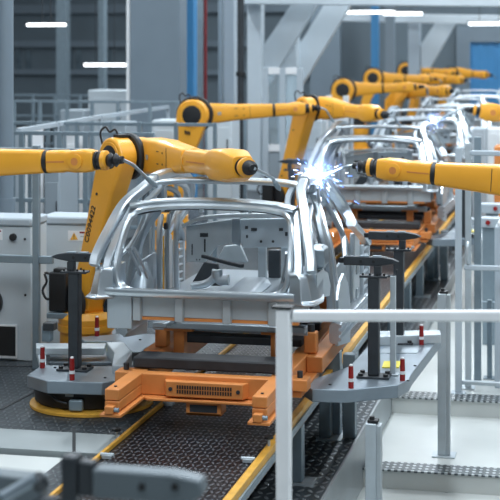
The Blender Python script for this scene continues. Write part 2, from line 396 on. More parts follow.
# ================================================================ CAR SHELL
KX = -2.86
def shell():
    r = thing('car_body', 'bare silver car body shell nearest the camera, arc light at its roof corner', 'car body', (KX, Y0, .65), 'bare car bodies on the line')
    def L(x, y, z): return (KX + x, Y0 + y, z)
    def SP(px, py, x): v = at_x(px, py, KX + x); return (x, v.y - Y0, v.z)
    # --- tailgate opening ring
    half = [(.0, .0, .99), (.45, .0, .99), (.57, 0, .995), (.645, .005, 1.035), (.682, .015, 1.11), (.692, .04, 1.2), (.688, .10, 1.30), (.675, .20, 1.45), (.645, .29, 1.555), (.56, .355, 1.61), (.3, .385, 1.635)]
    ring = [L(x, y, z) for x, y, z in half] + [L(0, .395, 1.642)] + [L(-x, y, z) for x, y, z in reversed(half[1:])]
    m = MB(); m.sweep(ring, rr(.085, .045, .012, 1), (0, 1, .25), True, 4); m.build('opening_flange', 'steel', r, ang=28)
    m = MB(); m.sweep([L(-.78, -.04, 1.0), L(-.5, -.05, .998), L(0, -.05, .998), L(.5, -.05, .998), L(.74, -.04, 1.0)], rr(.06, .065, .022), (0, 1, 0), False, 4); m.build('sill_beam', 'steel', r)
    for s in (-1, 1):
        X = lambda x: s * x
        def strip(nm, path, w, t, mt='steel', rad=None, k=5):
            m = MB(); m.sweep([L(X(a), b, c) for a, b, c in path], rr(w, t, rad if rad is not None else min(w, t) * .22, 1), (1, 0, 0), False, k); return m.build(nm, mt, r, ang=28)
        # outer skin of the rear pillar and the inner pillar strip beside the opening
        strip('rear_pillar', [(.865, .0, 1.19), (.855, .04, 1.27), (.80, .18, 1.45), (.735, .37, 1.635), (.665, .64, 1.735), (.64, .93, 1.80)], .075, .08, rad=.012)
        strip('pillar_strip', [(.765, .0, 1.17), (.755, .06, 1.27), (.71, .22, 1.45), (.665, .37, 1.60)], .065, .04, rad=.008)
        strip('pillar_rib', [(.80, .10, 1.06), (.80, .16, 1.25), (.74, .30, 1.45), (.68, .46, 1.62)], .03, .05, 'steel_dull')
        strip('roof_bow_strip', [(.60, .40, 1.62), (.56, .66, 1.70), (.56, .92, 1.765)], .05, .04, 'steel_dull')
        # lamp housing
        m = MB()
        def sec(z, xo, yo): return [L(s * .70, -.04, z), L(s * (.80 + xo * .5), -.07 - yo, z), L(s * (.865 + xo), -.03 - yo, z), L(s * (.895 + xo), .12, z), L(s * .885, .48, z), L(s * .70, .30, z)]
        m.loft([sec(.94, .035, .04), sec(.955, .05, .06), sec(.975, .015, .03), sec(1.14, -.02, .01), sec(1.17, -.04, .0), sec(1.185, -.09, -.03)]); m.build('lamp_housing', 'steel', r, .006)
        m = MB(); m.loft([[L(s * a, b, z) for a, b in ((.80, .22 + o), (.93 - o, .22 + o), (.93 - o, .42 - o), (.80, .42 - o))] for z, o in ((1.19, .02), (1.21, 0), (1.33, .0), (1.36, .03))]); m.cbox(L(s * .85, .32, 1.181), (.12, .14, .016)); m.build('lamp_bracket', 'steel_dull', r, .008)
        # side frame strips, front to back
        outer = [(.64, .90, 1.80), (.625, 1.3, 1.815), SP(319, 176, .62), SP(331, 189, .66), SP(343, 207, .74), SP(353, 226, .84)]
        strip('roof_rail', outer, .10, .085, rad=.02)
        strip('cowl_side', [SP(351, 223, .83), SP(360, 233, .86), SP(367, 243, .90)], .09, .06)
        inner = [(.64, .98, 1.72), (.61, 1.35, 1.745), SP(321, 190, .62), SP(332, 208, .68), SP(341, 230, .78), SP(345, 254, .84), SP(345, 308, .87)]
        strip('door_flange', inner, .05, .05)
        strip('inner_rail', [(.70, 1.05, 1.66), (.66, 1.4, 1.68), SP(324, 200, .66), SP(336, 222, .76), SP(348, 250, .84), SP(350, 306, .87)], .04, .04, 'steel_dull')
        B_ = [(.655, 1.18, 1.72), SP(314, 205, .67), SP(320, 228, .75), SP(326, 250, .81), SP(331, 290, .86), SP(332, 320, .88)]
        strip('centre_pillar', B_, .07, .13, 'steel_dull', .02)
        strip('centre_pillar_edge', [(a + .035, b + .09, c) for a, b, c in B_], .03, .04)
        strip('door_flange', [(.66, .92, 1.68), (.68, 1.02, 1.58), SP(309, 225, .76), SP(315, 250, .83), SP(319, 285, .86)], .04, .045)
        strip('quarter_window_flange', [(.84, .34, 1.20), (.82, .36, 1.30), (.75, .52, 1.5), (.69, .72, 1.62), (.70, .82, 1.5), (.78, .74, 1.28), (.84, .50, 1.18), (.84, .36, 1.19)], .03, .035, k=4)
        m = MB(); a_ = SP(350, 250, .86); m.prism([L(X(.855), a_[1], .60), L(X(.855), a_[1], 1.26), L(X(.86), a_[1] + .30, 1.16), L(X(.86), a_[1] + .30, .60)], (s * .045, 0, 0)); m.build('hinge_pillar', 'steel', r, .012)
        for z in (.70, .92): MB().cbox(L(X(.905), a_[1] + .16, z), (.012, .14, .09)).build('hinge_plate', 'steel_dull', r, .004)
        # ladder shaped front bracket
        la_ = SP(361, 250, .90)[1]; lb_ = SP(367, 250, .90)[1]; m = MB()
        for y in (la_, lb_): m.sweep([L(X(.90), y, 1.10), L(X(.90), y, .42)], rr(.05, .05, .01), (1, 0, 0), False, 0)
        for i in range(9): z = .46 + i * .073; m.sweep([L(X(.90), la_ + .026, z), L(X(.90), lb_ - .026, z)], rr(.03, .018, .005), (1, 0, 0), False, 0)
        m.build('front_ladder_bracket', 'white_steel', r)
        # lower door sheet, quarter sheet and wheel arch
        m = MB(); m.prism([L(X(.845), y, z) for y, z in ((1.10, .66), (1.10, 1.05), (1.6, 1.08), (2.1, 1.05), (2.1, .66))], (s * .02, 0, 0)); m.build('lower_side_sheet', 'steel_dull', r, .004)
        m = MB(); pts = [(.10, .98), (.10, 1.16), (.34, 1.17), (.62, 1.10), (.74, .98), (.70, .90), (.55, .92), (.32, .95)]
        m.prism([L(X(.872), a, b) for a, b in pts], (s * .02, 0, 0)); m.build('quarter_sheet', 'steel', r, .004)
        m = MB(); q_ = [SP(*p, .895) for p in ((341, 273), (345, 284), (347, 300), (347, 342), (335, 346), (335, 300), (337, 282))]; m.prism([L(X(a), b, c) for a, b, c in q_], (s * .03, 0, 0)); m.build('wheel_arch_sheet', 'steel', r, .006)
        m = MB(); m.loft([[L(X(.60), y, .80), L(X(.60), y, z), L(X(.84), y, z), L(X(.84), y, .80)] for y, z in ((.14, .84), (.2, .90), (.3, .93), (.44, .90), (.54, .84))]); m.build('wheel_housing', 'dark', r, .01)
        # rocker
        m = MB(); m.sweep([L(X(.90), .86, .57), L(X(.91), 2.75, .57)], rr(.08, .17, .03), (1, 0, 0), False, 0)
        for z in (.63, .575, .52): m.sweep([L(X(.94), .86, z), L(X(.95), 2.75, z)], rr(.04, .03, .012), (1, 0, 0), False, 0)
        m.build('rocker', 'steel', r)
        m = MB(); m.lathe(L(X(.62), .42, .74), L(X(.60), .50, 1.16), [(0, .12), (.45, .11), (.75, .07), (1, .02)], 18); m.build('shock_tower', 'steel_dull', r)
        for dx in (0, .05): MB().sweep([L(X(.67 - dx), .26, 1.30), L(X(.64 - dx), .36, 1.18), L(X(.60 - dx), .44, 1.02)], rr(.018, .03, .005), (1, 0, 0), False, 4).build('belt_bracket', 'steel', r)
    # tail header and roof header
    H1 = [(-.68, .35, 1.625), (-.5, .40, 1.655), (-.2, .425, 1.672), (.2, .425, 1.672), (.5, .40, 1.655), (.68, .35, 1.625)]
    m = MB(); m.sweep([L(*p) for p in H1], rr(.10, .03, .01), (0, 1, .2), False, 5); m.build('tail_header', 'steel', r)
    m = MB(); m.sweep([L(p[0] * .93, p[1] + .03, p[2] - .05) for p in H1], rr(.05, .055, .012), (0, 1, 0), False, 5); m = m.build('header_channel', 'dark', r)
    for x in (-.42, -.1, .3): MB().box(L(x - .012, .385, 1.585), L(x + .012, .44, 1.655)).build('header_gusset', 'steel', m)
    m = MB(); m.sweep([L(-.64, .90, 1.755), L(-.55, .92, 1.775), L(-.3, .95, 1.79), L(.3, .95, 1.79), L(.55, .92, 1.775), L(.64, .90, 1.755)], rr(.20, .045, .015), (0, 1, 0), False, 5); m.build('roof_header', 'steel', r)
    # rear lower panel with ribs
    m = MB(); m.box(L(-.76, .03, .80), L(.84, .055, .965)); m = m.build('rear_panel', 'zinc', r, .004)
    for x in (-.52, -.18, .20, .56): MB().loft([[L(x - .03, .0, z), L(x + .03, .0, z), L(x + .04, .028, z), L(x - .04, .028, z)] for z in (.77, .95)]).build('panel_rib', 'zinc', m, .003)
    m = MB(); m.box(L(-.72, .03, .775), L(.76, .09, .798)); m.build('panel_flange', 'skid', m_parent(r))
    # underbody rails
    for x in (-.36, .56):
        m = MB(); m.box(L(x - .06, .1, .70), L(x + .06, 2.9, .742)); m.build('chassis_rail', 'steel_dull', r, .01)
    m = MB(); m.box(L(-.76, .006, .70), L(-.56, .028, .96)); m.box(L(-.78, .06, .70), L(-.66, .5, .94)); m.build('rear_corner_stay', 'panelblue', r, .006)
    m = MB(); m.box(L(-.70, .58, .745), L(.70, 2.9, .765)); m.build('floor_pan', 'steel_dull', r, .004)
    m = MB(); m.loft([[L(-.16, y, .766), L(-.10, y, z), L(.10, y, z), L(.16, y, .766)] for y, z in ((.7, .80), (1.6, .82), (2.0, .84))]); m.build('centre_tunnel', 'steel_dull', r, .02)
    # bulkhead: pressed panels below a wavy flange
    yb = 2.05
    def B(px, py, dy=0): v = at_y(px, py, Y0 + yb + dy); return v
    m = MB(); m.prism([B(186, 226), B(232, 219), B(232, 242), B(217, 246), B(205, 262), B(186, 262)], (0, .03, 0)); m = m.build('bulkhead_panel', 'zinc', r, .006)
    def hole(px0, py0, px1, py1): MB().prism([B(px0, py0, -.004), B(px1, py0, -.004), B(px1, py1, -.004), B(px0, py1, -.004)], (0, .003, 0)).build('pressed_slot', 'dark', m)
    hole(204, 239, 205.5, 252); hole(191.5, 244, 192.7, 255); hole(200, 233, 208, 237); hole(196, 259, 197.2, 260.4); hole(199, 259, 200.2, 260.4)
    m = MB(); m.prism([B(240, 219, .02), B(297, 218, .02), B(297, 247, .02), B(243, 248, .02), B(240, 240, .02)], (0, .03, 0)); m = m.build('bulkhead_panel', 'panelblue', r, .006)
    for q in ((245, 226, 248, 229), (251, 228, 257, 231), (279, 228, 283, 231), (285, 232, 291, 236), (246, 235, 248, 238)): hole(*q)
    for x in (261, 273): MB().cyl(B(x, 241.5, .01), B(x, 241.5, .022), .012, n=14).build('drilled_hole', 'black', m)
    m = MB(); m.sweep([B(184, 226, -.03), B(200, 219, -.05), B(222, 216.5, -.07), B(250, 215.5, -.07), B(280, 216, -.05), B(298, 219, -.02)], [(-.05, -.012), (-.02, .0), (0, -.012), (.03, .004), (.05, -.006), (.05, .02), (-.05, .02)], (0, 1, 0), False, 6); m.build('cowl_flange', 'steel', r)
    m = MB(); m.prism([B(232, 219, .0), B(240, 219, .0), B(240, 246, .0), B(232, 243, .0)], (0, .03, 0)); m.build('bulkhead_joint', 'steel_dull', r)
    # seats brackets, pipes and bent ducts in the lower opening
    m = MB(); m.sweep([B(203, 256, -.3), B(225, 262, -.4), B(242, 266, -.5)], rr(.05, .03, .006), (0, 1, 0), False, 3); m.build('diagonal_brace', 'dark', r)
    m = MB(); m.tube([B(192, 286, -.9), B(205, 284, -.9), B(214, 278, -.9), B(216, 270, -.9)], .035, 12); m.build('bent_duct', 'steel', r)
    m = MB(); m.tube([B(217, 270, -1.0), B(219, 279, -1.0), B(226, 280, -1.0), B(229, 280, -1.0)], .045, 12); m.build('bent_duct', 'steel', r)
    m = MB(); m.prism([B(190, 286, -.5), B(222, 286, -.5), B(218, 264, -.5), B(204, 262, -.5)], (0, .04, 0)); m.build('tunnel_brace', 'dark', r, .006)
    m = MB(); m.prism([B(216, 262, .3), B(248, 262, .3), B(240, 244, .3), B(224, 246, .3)], (0, .04, 0)); m.build('dash_plate', 'zinc', r, .01)
    for x in (258, 281): MB().prism([B(x, 247, .1), B(x + 8, 247, .1), B(x + 8, 292, .1), B(x, 292, .1)], (0, .05, 0)).build('front_upright', 'alu', r, .006)
    m = MB(); m.prism([B(268, 250, .4), B(280, 250, .4), B(280, 284, .4), B(268, 284, .4)], (0, .1, 0)); m.build('blower_box', 'dark', r, .01)
    for i, (x, w, c) in enumerate(((176, 5, 'steel'), (167, 3.5, 'steel_dull'), (159, 5, 'steel'), (151, 3, 'steel_dull'))):
        MB().sweep([B(x + 2, 214, -.4), B(x, 240, -.45), B(x + 1, 290, -.5)], rr(w / 115, .05, .01), (1, 0, 0), False, 4).build('door_pillar_channel', c, r)
    MB().sweep([B(163.5, 236, -.55), B(163.5, 290, -.55)], rr(.012, .02, .003), (1, 0, 0), False, 0).build('sealer_strip', 'yellow', r)
    MB().cbox(B(166, 226, -.56), (.035, .05, .06)).build('latch', 'black', r, .01)
    return r
def m_parent(r): return r
body = shell(); car = carrier()
ST = [(0, 0), (-0.0, at_depth(391, 150, 21.35).y - at_depth(232, 290, 11.54).y)]
D2 = 9.55; D3 = 16.2; D4 = 23.2; D5 = 31.5
for i, (dy, w) in enumerate(((D2, 'second'), (D3, 'third'), (D4, 'fourth'), (D5, 'fifth'))):
    dup(body, (.0, dy, 0), {0: 'bare silver car shell behind the nearest one, crossed by the right orange arm',
                             1: 'bare silver car shell third along the line, weld light at its left roof corner',
                             2: 'bare silver car shell fourth along the line, only roof and rear frame visible',
                             3: 'farthest bare silver car shell, a pale roof edge near the right margin'}[i])
    dup(car, (.0, dy, 0), {0: 'orange steel carrier under the second car shell, right of the nearest body',
                            1: 'orange steel carrier under the third car shell, mostly hidden',
                            2: 'orange steel carrier under the fourth car shell, mostly hidden',
                            3: 'orange steel carrier under the farthest car shell, mostly hidden'}[i])

# ================================================================ FIXTURE TABLES
ZT = .28
def poly(pts, z): return [at_z(px, py, z) for px, py in pts]
tl = thing('fixture_table', 'grey steel fixture table left of the nearest car shell, octagonal front', 'fixture table', at_z(75, 385, 0), 'grey fixture tables beside the cars')
P = poly([(27, 375), (47, 381), (102, 382.5), (134, 378), (150, 372), (142, 366), (112, 366), (42, 365)], ZT)
m = MB(); m.prism([p - V(0, 0, .10) for p in P], (0, 0, .10)); m.build('front_plate', 'plate', tl, .006)
P = poly([(128, 352), (158, 352), (178, 346), (160, 334), (118, 334), (78, 337), (85, 341), (112, 341)], ZT)
m = MB(); m.prism([p - V(0, 0, .08) for p in P], (0, 0, .08)); m.build('rear_plate', 'plate', tl, .006)
P = poly([(112, 365.5), (124, 365.5), (132, 352), (124, 342), (106, 342), (114, 352)], ZT + .06)
m = MB(); m.prism([p - V(0, 0, .13) for p in P], (0, 0, .13)); m.build('link_arm', 'alu', tl, .008)
P = poly([(36, 343), (106, 343), (104, 348), (36, 348)], ZT + .06)
m = MB(); m.prism([p - V(0, 0, .06) for p in P], (0, 0, .06)); m.build('back_bar', 'alu', tl, .006)
P = poly([(36, 348), (46, 348), (46, 364.8), (40, 364.8)], ZT)
m = MB(); m.prism([p - V(0, 0, .05) for p in P], (0, 0, .05)); m.build('side_link', 'alu', tl, .004)
P = poly([(83, 351.5), (101, 351.5), (101, 348.6), (83, 348.6)], ZT - .05)
m = MB(); P2 = poly([(50, 362), (112, 362), (108, 349), (50, 349)], ZT - .06); m.prism([p - V(0, 0, .03) for p in P2], (0, 0, .03)); m = m.build('inner_plate', 'plate', tl, .004)
MB().prism(P, (0, 0, .004)).build('warning_strip', 'label_yellow', m)
for p in ((55, 368), (120, 370), (140, 340), (105, 378)):
    c = at_z(*p, ZT); MB().cyl(c, c + V(0, 0, .008), .012, n=12).build('bolt', 'dark', tl)
m = MB(); c = at_z(47, 342, ZT + .06); m.box((c.x - .05, c.y, c.z), (c.x + .03, c.y + .09, c.z + .14)); m.build('sensor_block', 'alu_dark', tl, .006)
MB().box((c.x - .03, c.y - .03, c.z + .10), (c.x + .07, c.y + .08, c.z + .17)).build('sensor_head', 'dark', tl, .008)
# legs of the table that stand on the floor behind
for p in ((150, 345), (100, 340)):
    c = at_z(*p, ZT); MB().box((c.x - .05, c.y + .02, .002), (c.x + .05, c.y + .12, ZT - .081)).build('leg', 'alu_dark', tl, .005)

# drum base on the floor under the front plate
dc = V(-3.93, 11.72, 0)
db = thing('turntable_base', 'black round drum base with yellow skirt under the left fixture table', 'machine base', dc)
m = MB(); m.lathe(dc + V(0, 0, .03), dc + V(0, 0, .178), [(0, .42), (.1, .44), (.9, .45), (1, .43)], 48); m.build('drum', 'black', db)
m = MB(); m.lathe(dc + V(0.04, -.05, .002), dc + V(.04, -.05, .03), [(0, .47), (.1, .50), (.8, .50), (1, .47)], 56); m.build('floor_ring', 'yellow', db)
# the boxy connector and its hose sit on the camera side
dv = (V(0, 0, 0) - V(dc.x, dc.y, 0)).normalized()
def ondrum(px, z, out=.0):
    a = at_z(px, 400, 0); t = math.atan2(a.x - dc.x, -(a.y - dc.y)) if False else (px - 88) / 50.0
    ang = math.atan2(dv.y, dv.x) + t * 1.15; return V(dc.x + (.45 + out) * math.cos(ang), dc.y + (.45 + out) * math.sin(ang), z)
c = ondrum(79, .085, .03); R = Matrix.Rotation(math.atan2(c.y - dc.y, c.x - dc.x), 3, 'Z')
MB().cbox(c, (.06, .11, .085), R).build('connector_box', 'alu_dark', db, .01)
MB().tube([ondrum(38, .165, .01), ondrum(50, .16, .02), ondrum(60, .14, .03), ondrum(64, .11, .03), ondrum(72, .095, .035)], .009, 8).build('hose', 'dark', db)
c = ondrum(73, .155, .004); R = Matrix.Rotation(math.atan2(c.y - dc.y, c.x - dc.x), 3, 'Z')
MB().cbox(c, (.012, .065, .022), R).build('name_plate', 'label_grey', db)

tr = thing('fixture_table', 'grey steel fixture table right of the nearest car shell, long angled edge', 'fixture table', at_z(332, 436, ZD), 'grey fixture tables beside the cars')
P = poly([(303, 383), (312, 389), (345, 390), (398, 385), (409, 379), (412, 373), (441, 336), (392, 336), (372, 341), (350, 366), (322, 376)], ZT)
m = MB(); m.prism([p - V(0, 0, .10) for p in P], (0, 0, .10)); m.build('table_plate', 'plate', tr, .006)
P = poly([(306, 400), (372, 400), (404, 394), (432, 352), (418, 352), (392, 386), (306, 390)], ZT - .02)
m = MB(); 
P = poly([(374, 337), (441, 334.5), (440, 330), (376, 331)], ZT + .08)
m.prism([p - V(0, 0, .079) for p in P], (0, 0, .079)); m.build('back_bar', 'alu', tr, .005)
P = poly([(380, 353), (417, 353), (424, 345), (386, 345)], ZT + .004); m = MB(); m.prism([p - V(0, 0, .0035) for p in P], (0, 0, .0035)); m.build('recess_plate', 'steel_dull', tr)
P = poly([(382, 367), (399, 367), (401, 361), (384, 361)], ZT + .01); m = MB(); m.prism([p - V(0, 0, .009) for p in P], (0, 0, .009)); m.build('warning_strip', 'label_yellow', tr)
for p in ((415, 366), (408, 381), (330, 385), (432, 341)):
    c = at_z(*p, ZT); MB().cyl(c, c + V(0, 0, .008), .012, n=12).build('bolt', 'dark', tr)
c = at_z(332, 436, ZD); o = MB().box((c.x - .07, c.y, ZD + .013), (c.x + .07, c.y + .14, ZT - .101)).build('leg', 'alu_dark', tr, .006)
MB().box((c.x - .08, c.y - .06, ZD + .001), (c.x + .16, c.y + .2, ZD + .0125)).build('foot_plate', 'alu', o, .003)
c = at_z(398, 430, ZD); MB().box((-2.06, 13.2, ZD + .001), (-1.95, 13.32, ZT - .101)).build('leg', 'alu_dark', tr, .006)
c = at_z(397, 375, ZT); 
pole = thing('air_line_pole', 'thin pale upright pole with hooked top beside the right clamp stand', 'pole', at_z(393, 375, ZT))
c = at_z(393, 375, ZT); topz = at_depth(393, 276, 12).z
MB().box((c.x - .022, c.y - .015, ZT + .012), (c.x + .022, c.y + .03, topz)).build('upright', 'alu', pole, .004)
MB().box((c.x - .045, c.y - .04, ZT + .0005), (c.x + .045, c.y + .05, ZT + .0115)).build('foot', 'alu', pole, .003)
MB().tube([(c.x - .05, c.y + .01, topz - .01), (c.x + .02, c.y + .01, topz + .01), (c.x + .03, c.y + .01, topz + .05)], .008, 8).build('hook', 'dark', pole)

# ---------------- clamp stands
def clamp(label, foot, ztop, s, arm_out, arm_in, colr='dark', group='clamp stands holding the car shells', w=.07):
    x, y, z0 = foot
    r = thing('clamp_stand', label, 'clamp stand', (x, y, z0), group)
    m = MB(); m.box((x - .13, y - .09, z0), (x + .13, y + .09, z0 + .018)); m = m.build('base_plate', 'dark', r, .003)
    for sx in (-.1, .1):
        for sy in (-.06, .06): MB().cyl((x + sx, y + sy, z0 + .0185), (x + sx, y + sy, z0 + .038), .02, n=8).build('bolt', 'black', m)
    m = MB(); m.box((x - w / 1.6, y - .05, z0 + .019), (x + w / 1.6, y + .05, ztop - .13)); m.build('column', colr, r, .008)
    m = MB(); m.box((x - .11, y - .055, ztop - .129), (x + .11, y + .055, ztop - .112)); m = m.build('top_plate', colr, r, .003)
    for sx in (-.085, -.03, .03, .085): MB().cyl((x + sx, y - .03, ztop - .1115), (x + sx, y - .03, ztop - .095), .009, n=8).build('bolt', 'black', m)
    xs = x - s * .03
    m = MB(); m.box((xs - .028, y - .035, ztop - .111), (xs + .028, y + .035, ztop - .036)); m.build('neck', colr, r, .004)
    xa, xb = x - s * arm_out, x + s * arm_in
    h = .07
    pts = [(xa, ztop + .0), (xa + s * .05, ztop + .022), (xa + s * .13, ztop + .035), (xb, ztop + .035), (xb, ztop - .035), (xa + s * .17, ztop - .035), (xa + s * .06, ztop - .018)]
    m = MB(); m.prism([(a, y - .035, b) for a, b in pts], (0, .07, 0)); m = m.build('clamp_arm', colr, r, .005)
    for q in (.20, .30): MB().cyl((xa + s * q, y - .0355, ztop), (xa + s * q, y - .041, ztop), .013, n=12).build('bolt', 'black', m)
    for q in (.14, .24): MB().box((xa + s * (q + .07), y - .03, ztop + .0355), (xa + s * q, y + .03, ztop + .043)).build('shim', 'alu_dark', m)
    MB().box((xb, y - .025, ztop - .02), (xb + s * .04, y + .025, ztop + .02)).build('clamp_jaw', 'black', m, .004)
    return r
fl = at_z(74, 374, ZT) ; fl.z = ZT
fl.y = 11.62; fl.x = at_y(75, 300, 11.62).x
clamp('dark clamp stand left of the nearest car shell, jaw at its left corner', (fl.x, fl.y, ZT), at_y(75, 257, fl.y).z, 1, .20, .17)
f1 = at_z(375, 377, ZT); f1.x = at_y(374, 300, f1.y).x
clamp('dark clamp stand on the right fixture table in front of the pale pole', (f1.x, f1.y, ZT), at_y(374, 261, f1.y).z, -1, .20, .24)
f2y = 13.3; f2x = at_y(399, 300, f2y).x
clamp('taller clamp stand on the right table, behind the front dark one', (f2x, f2y, ZT), at_y(399, 236, f2y).z, -1, .20, .27)
f3 = at_depth(303, 163, 21.0)
for i, (x, lab, s) in enumerate(((-4.05, 'dark clamp stand left of the second car shell, behind the orange arms', 1), (-1.58, 'dark clamp stand right of the second car shell, behind the fence', -1))):
    clamp(lab, (x, 21.2, ZT), 1.30, s, .2, .22)
# second station tables
t2 = dup(tl, (0, D2, 0), 'grey steel fixture table left of the second car shell')
t3 = dup(tr, (0, D2, 0), 'grey steel fixture table right of the second car shell')
for (x, nm) in ((-4.05, 'a'), (-1.58, 'b')): pass

# ---------------- red and white marker posts
def marker(px, py, lab):
    c = at_z(px, py, ZT); r = thing('marker_post', lab, 'marker', c, 'red and white marker posts')
    MB().lathe(c + V(0, 0, .0005), c + V(0, 0, .05), [(0, .021), (1, .021)], 18).build('lower_sleeve', 'red', r)
    MB().lathe(c + V(0, 0, .0505), c + V(0, 0, .075), [(0, .0225), (1, .0225)], 18).build('white_band', 'white', r)
    MB().lathe(c + V(0, 0, .0755), c + V(0, 0, .17), [(0, .020), (1, .018)], 18).build('upper_sleeve', 'red', r)
    MB().lathe(c + V(0, 0, .1705), c + V(0, 0, .185), [(0, .013), (.7, .013), (1, .007)], 14).build('cap', 'white', r)
marker(42.5, 368, 'red and white marker post near the left end of the left table')
marker(72, 380, 'red and white marker post right in front of the left clamp stand')
marker(97, 336, 'red and white marker post on the back of the left table before the robot base')
marker(351, 388, 'red and white marker post left of the right clamp stand base')
marker(402.5, 380.5, 'red and white marker post right of the thin pole on the right table')
marker(421.5, 345, 'red and white marker post at the far corner of the right table')
# ================================================================ ROBOTS
UP = V(0, 0, 1)
def robot(label, E, S, W, T, ax, z0=0., number=None, marks=False, fore=(.30, .28, .19), head=.17, split=.62, motor=True, sdn=.055, foff=.26, ring='black', wk=1.08, disc_dark=True, bend=None, fine=True, back=.14):
    E, S, W, T, ax = V(E), V(S), V(W), V(T), V(ax).normalized()
    base = V(S.x, S.y, z0)
    r = thing('welding_robot', label, 'robot', base, 'orange welding robots')
    # pedestal, turret
    zb = max(z0 + .02, S.z - .20)
    b = MB(); b.lathe((S.x, S.y, z0 + .001), (S.x, S.y, zb), [(0, .31), (.05, .31), (.07, .245), (.8, .245), (.82, .265), (1, .265)], 32); b.build('base', 'robot', r)
    b = MB(); b.lathe((S.x, S.y, zb + .002), (S.x, S.y, zb + .12), [(0, .255), (.5, .26), (1, .22)], 32); b.build('turret', 'robot', r)
    c = S - ax * .0
    b = MB(); R = Matrix((ax, UP.cross(ax), UP)).transposed()
    b.cbox(V(S.x, S.y, zb + .18) + ax * .17, (.12, .34, .26), R); b.cbox(V(S.x, S.y, zb + .14), (.30, .28, .04), R); b.build('shoulder_bracket', 'robot', r, .02)
    MB().cyl(S + ax * .11, S + ax * .235, .15, n=28).build('shoulder_joint', 'black', r)
    MB().cyl(S - ax * .19, S - ax * .115, .165, n=28).build('joint_cover', 'black', r, .004)
    if motor:
        q = S - ax * .0 + V(-.22, -.10, .03)
        b = MB(); b.cbox(q + V(0, 0, .08), (.17, .17, .36)); b.cbox(q + V(.0, 0, .27), (.10, .12, .05)); m = b.build('motor_block', 'black', r, .012)
        for i in range(4): MB().cbox(q + V(-.045 + .03 * i, -.078, .08), (.008, .012, .30)).build('cooling_fin', 'dark', m)
        MB().cbox(q + V(.03, 0, -.14), (.26, .2, .05)).build('motor_bracket', 'alu_dark', r, .006)
        MB().tube([q + V(-.06, 0, .02), q + V(-.13, -.01, .0), q + V(-.17, -.01, .08), q + V(-.13, -.01, .16), q + V(-.15, 0, .24), q + V(-.06, 0, .22)], .012, 8).build('cable', 'cable', r)
    # lower arm: tapered slab in the plane normal to ax
    d = (E - S).normalized(); d = (d - ax * d.dot(ax)).normalized(); sd = d.cross(ax).normalized()
    pts = []
    L_ = (E - S).length
    for a in range(0, 181, 15): a = math.radians(a); pts.append(E + sd * head * math.cos(a) + d * head * math.sin(a))
    for k, w in ((.80, head * .88), (.55, .135), (.25, .125)): pts.append(S + d * L_ * k - sd * w)
    for a in range(180, 361, 20): a = math.radians(a); pts.append(S + sd * .155 * math.cos(a) + d * .155 * math.sin(a))
    for k, w in ((.25, .125), (.55, .135), (.80, head * .88)): pts.append(S + d * L_ * k + sd * w)
    la = MB().prism([p - ax * .095 for p in pts], ax * .19).build('lower_arm', 'robot', r, .025, 3)
    if disc_dark:
        MB().lathe(E - ax * .09, E - ax * .103, [(0, head * .63), (.8, head * .63), (1, head * .58)], 36).build('elbow_cover', 'black', r)
        MB().lathe(E - ax * .095, E - ax * .101, [(0, head * .78), (1, head * .76)], 36).build('elbow_rim', 'robot', r)
    # bolts and markings on the arm
    for k in (.22, .74): MB().cyl(S + d * L_ * k - ax * .095 + sd * .05, S + d * L_ * k - ax * .104 + sd * .05, .012, n=10).build('bolt', 'dark', la)
    if number: text_mesh('number', number, .088, 'black', la, S + d * L_ * .53 - ax * .0975 + sd * sdn, d, sd)
    if marks:
        for i in range(3): MB().cbox(E - d * (.26 + .0 * i) - ax * .0965 + sd * (.03 * (i - 1)), (.018, .018, .05), None).build('stencil_mark', 'black', la)
    # elbow ring + housing
    MB().lathe(E + ax * .096, E + ax * .165, [(0, head * 1.12), (.2, head * 1.2), (.8, head * 1.2), (1, head * 1.1)], 40).build('elbow_ring', 'black', r)
    MB().lathe(E + ax * .166, E + ax * .42, [(0, head * .98), (.5, head * .95), (.9, head * .72), (1, head * .6)], 36).build('elbow_housing', 'robot', r, ang=50)
    F0 = E + ax * foff; dw = (W - F0).normalized(); hl = dw.cross(UP).normalized(); up = hl.cross(dw); L2 = (W - F0).length
    def sec(k, w, h): c_ = F0 + dw * k; return [c_ + hl * a + up * b_ for a, b_ in rr(w, h, min(w, h) * .16, 2)]
    kr = L2 * split
    f = MB().loft([sec(-back, fore[0] * .7, fore[0] * .6), sec(-back * .6, fore[0] * .85, fore[0] * .95), sec(.05, fore[0] * .9, fore[0]), sec(kr * .45, fore[1] * .85, fore[1]), sec(kr * .47, fore[1] * .83, fore[1] * .97), sec(kr, fore[2] * 1.0, fore[2])]).build('forearm', 'robot', r, .01, 2, ang=30)
    MB().lathe(F0 + dw * (kr + .001), F0 + dw * (kr + .035), [(0, fore[2] * .53), (1, fore[2] * .53)], 28).build('forearm_ring', ring, r)
    # seams, label and bolts on the forearm
    side = -hl if hl.y > 0 else hl
    def onface(k, v, w, h, m, nm, t=.004):
        hw = (fore[0] + (fore[1] - fore[0]) * min(1, k / (kr * .45))) * .45 if k < kr * .45 else (fore[1] * .425 + (fore[2] * .5 - fore[1] * .425) * (k - kr * .45) / (kr * .55))
        Rm = Matrix((dw, side, up)).transposed(); MB().cbox(F0 + dw * k + side * (hw + .0005) + up * v, (w, t, h), Rm).build(nm, m, f)
    if fine:
        onface(kr * .30, .0, .052, .045, 'label_grey', 'label_plate')
        for k, v in ((.14, .05), (.14, -.05), (.62, .05), (.62, -.05)): onface(kr * k, v, .016, .016, 'black', 'bolt')
        for v in (.06, -.05): onface(kr * .52, v, .05, .008, 'dark', 'stencil_line')
        onface(kr * .70, 0, .004, fore[2] * 1.0, 'dark', 'seam')
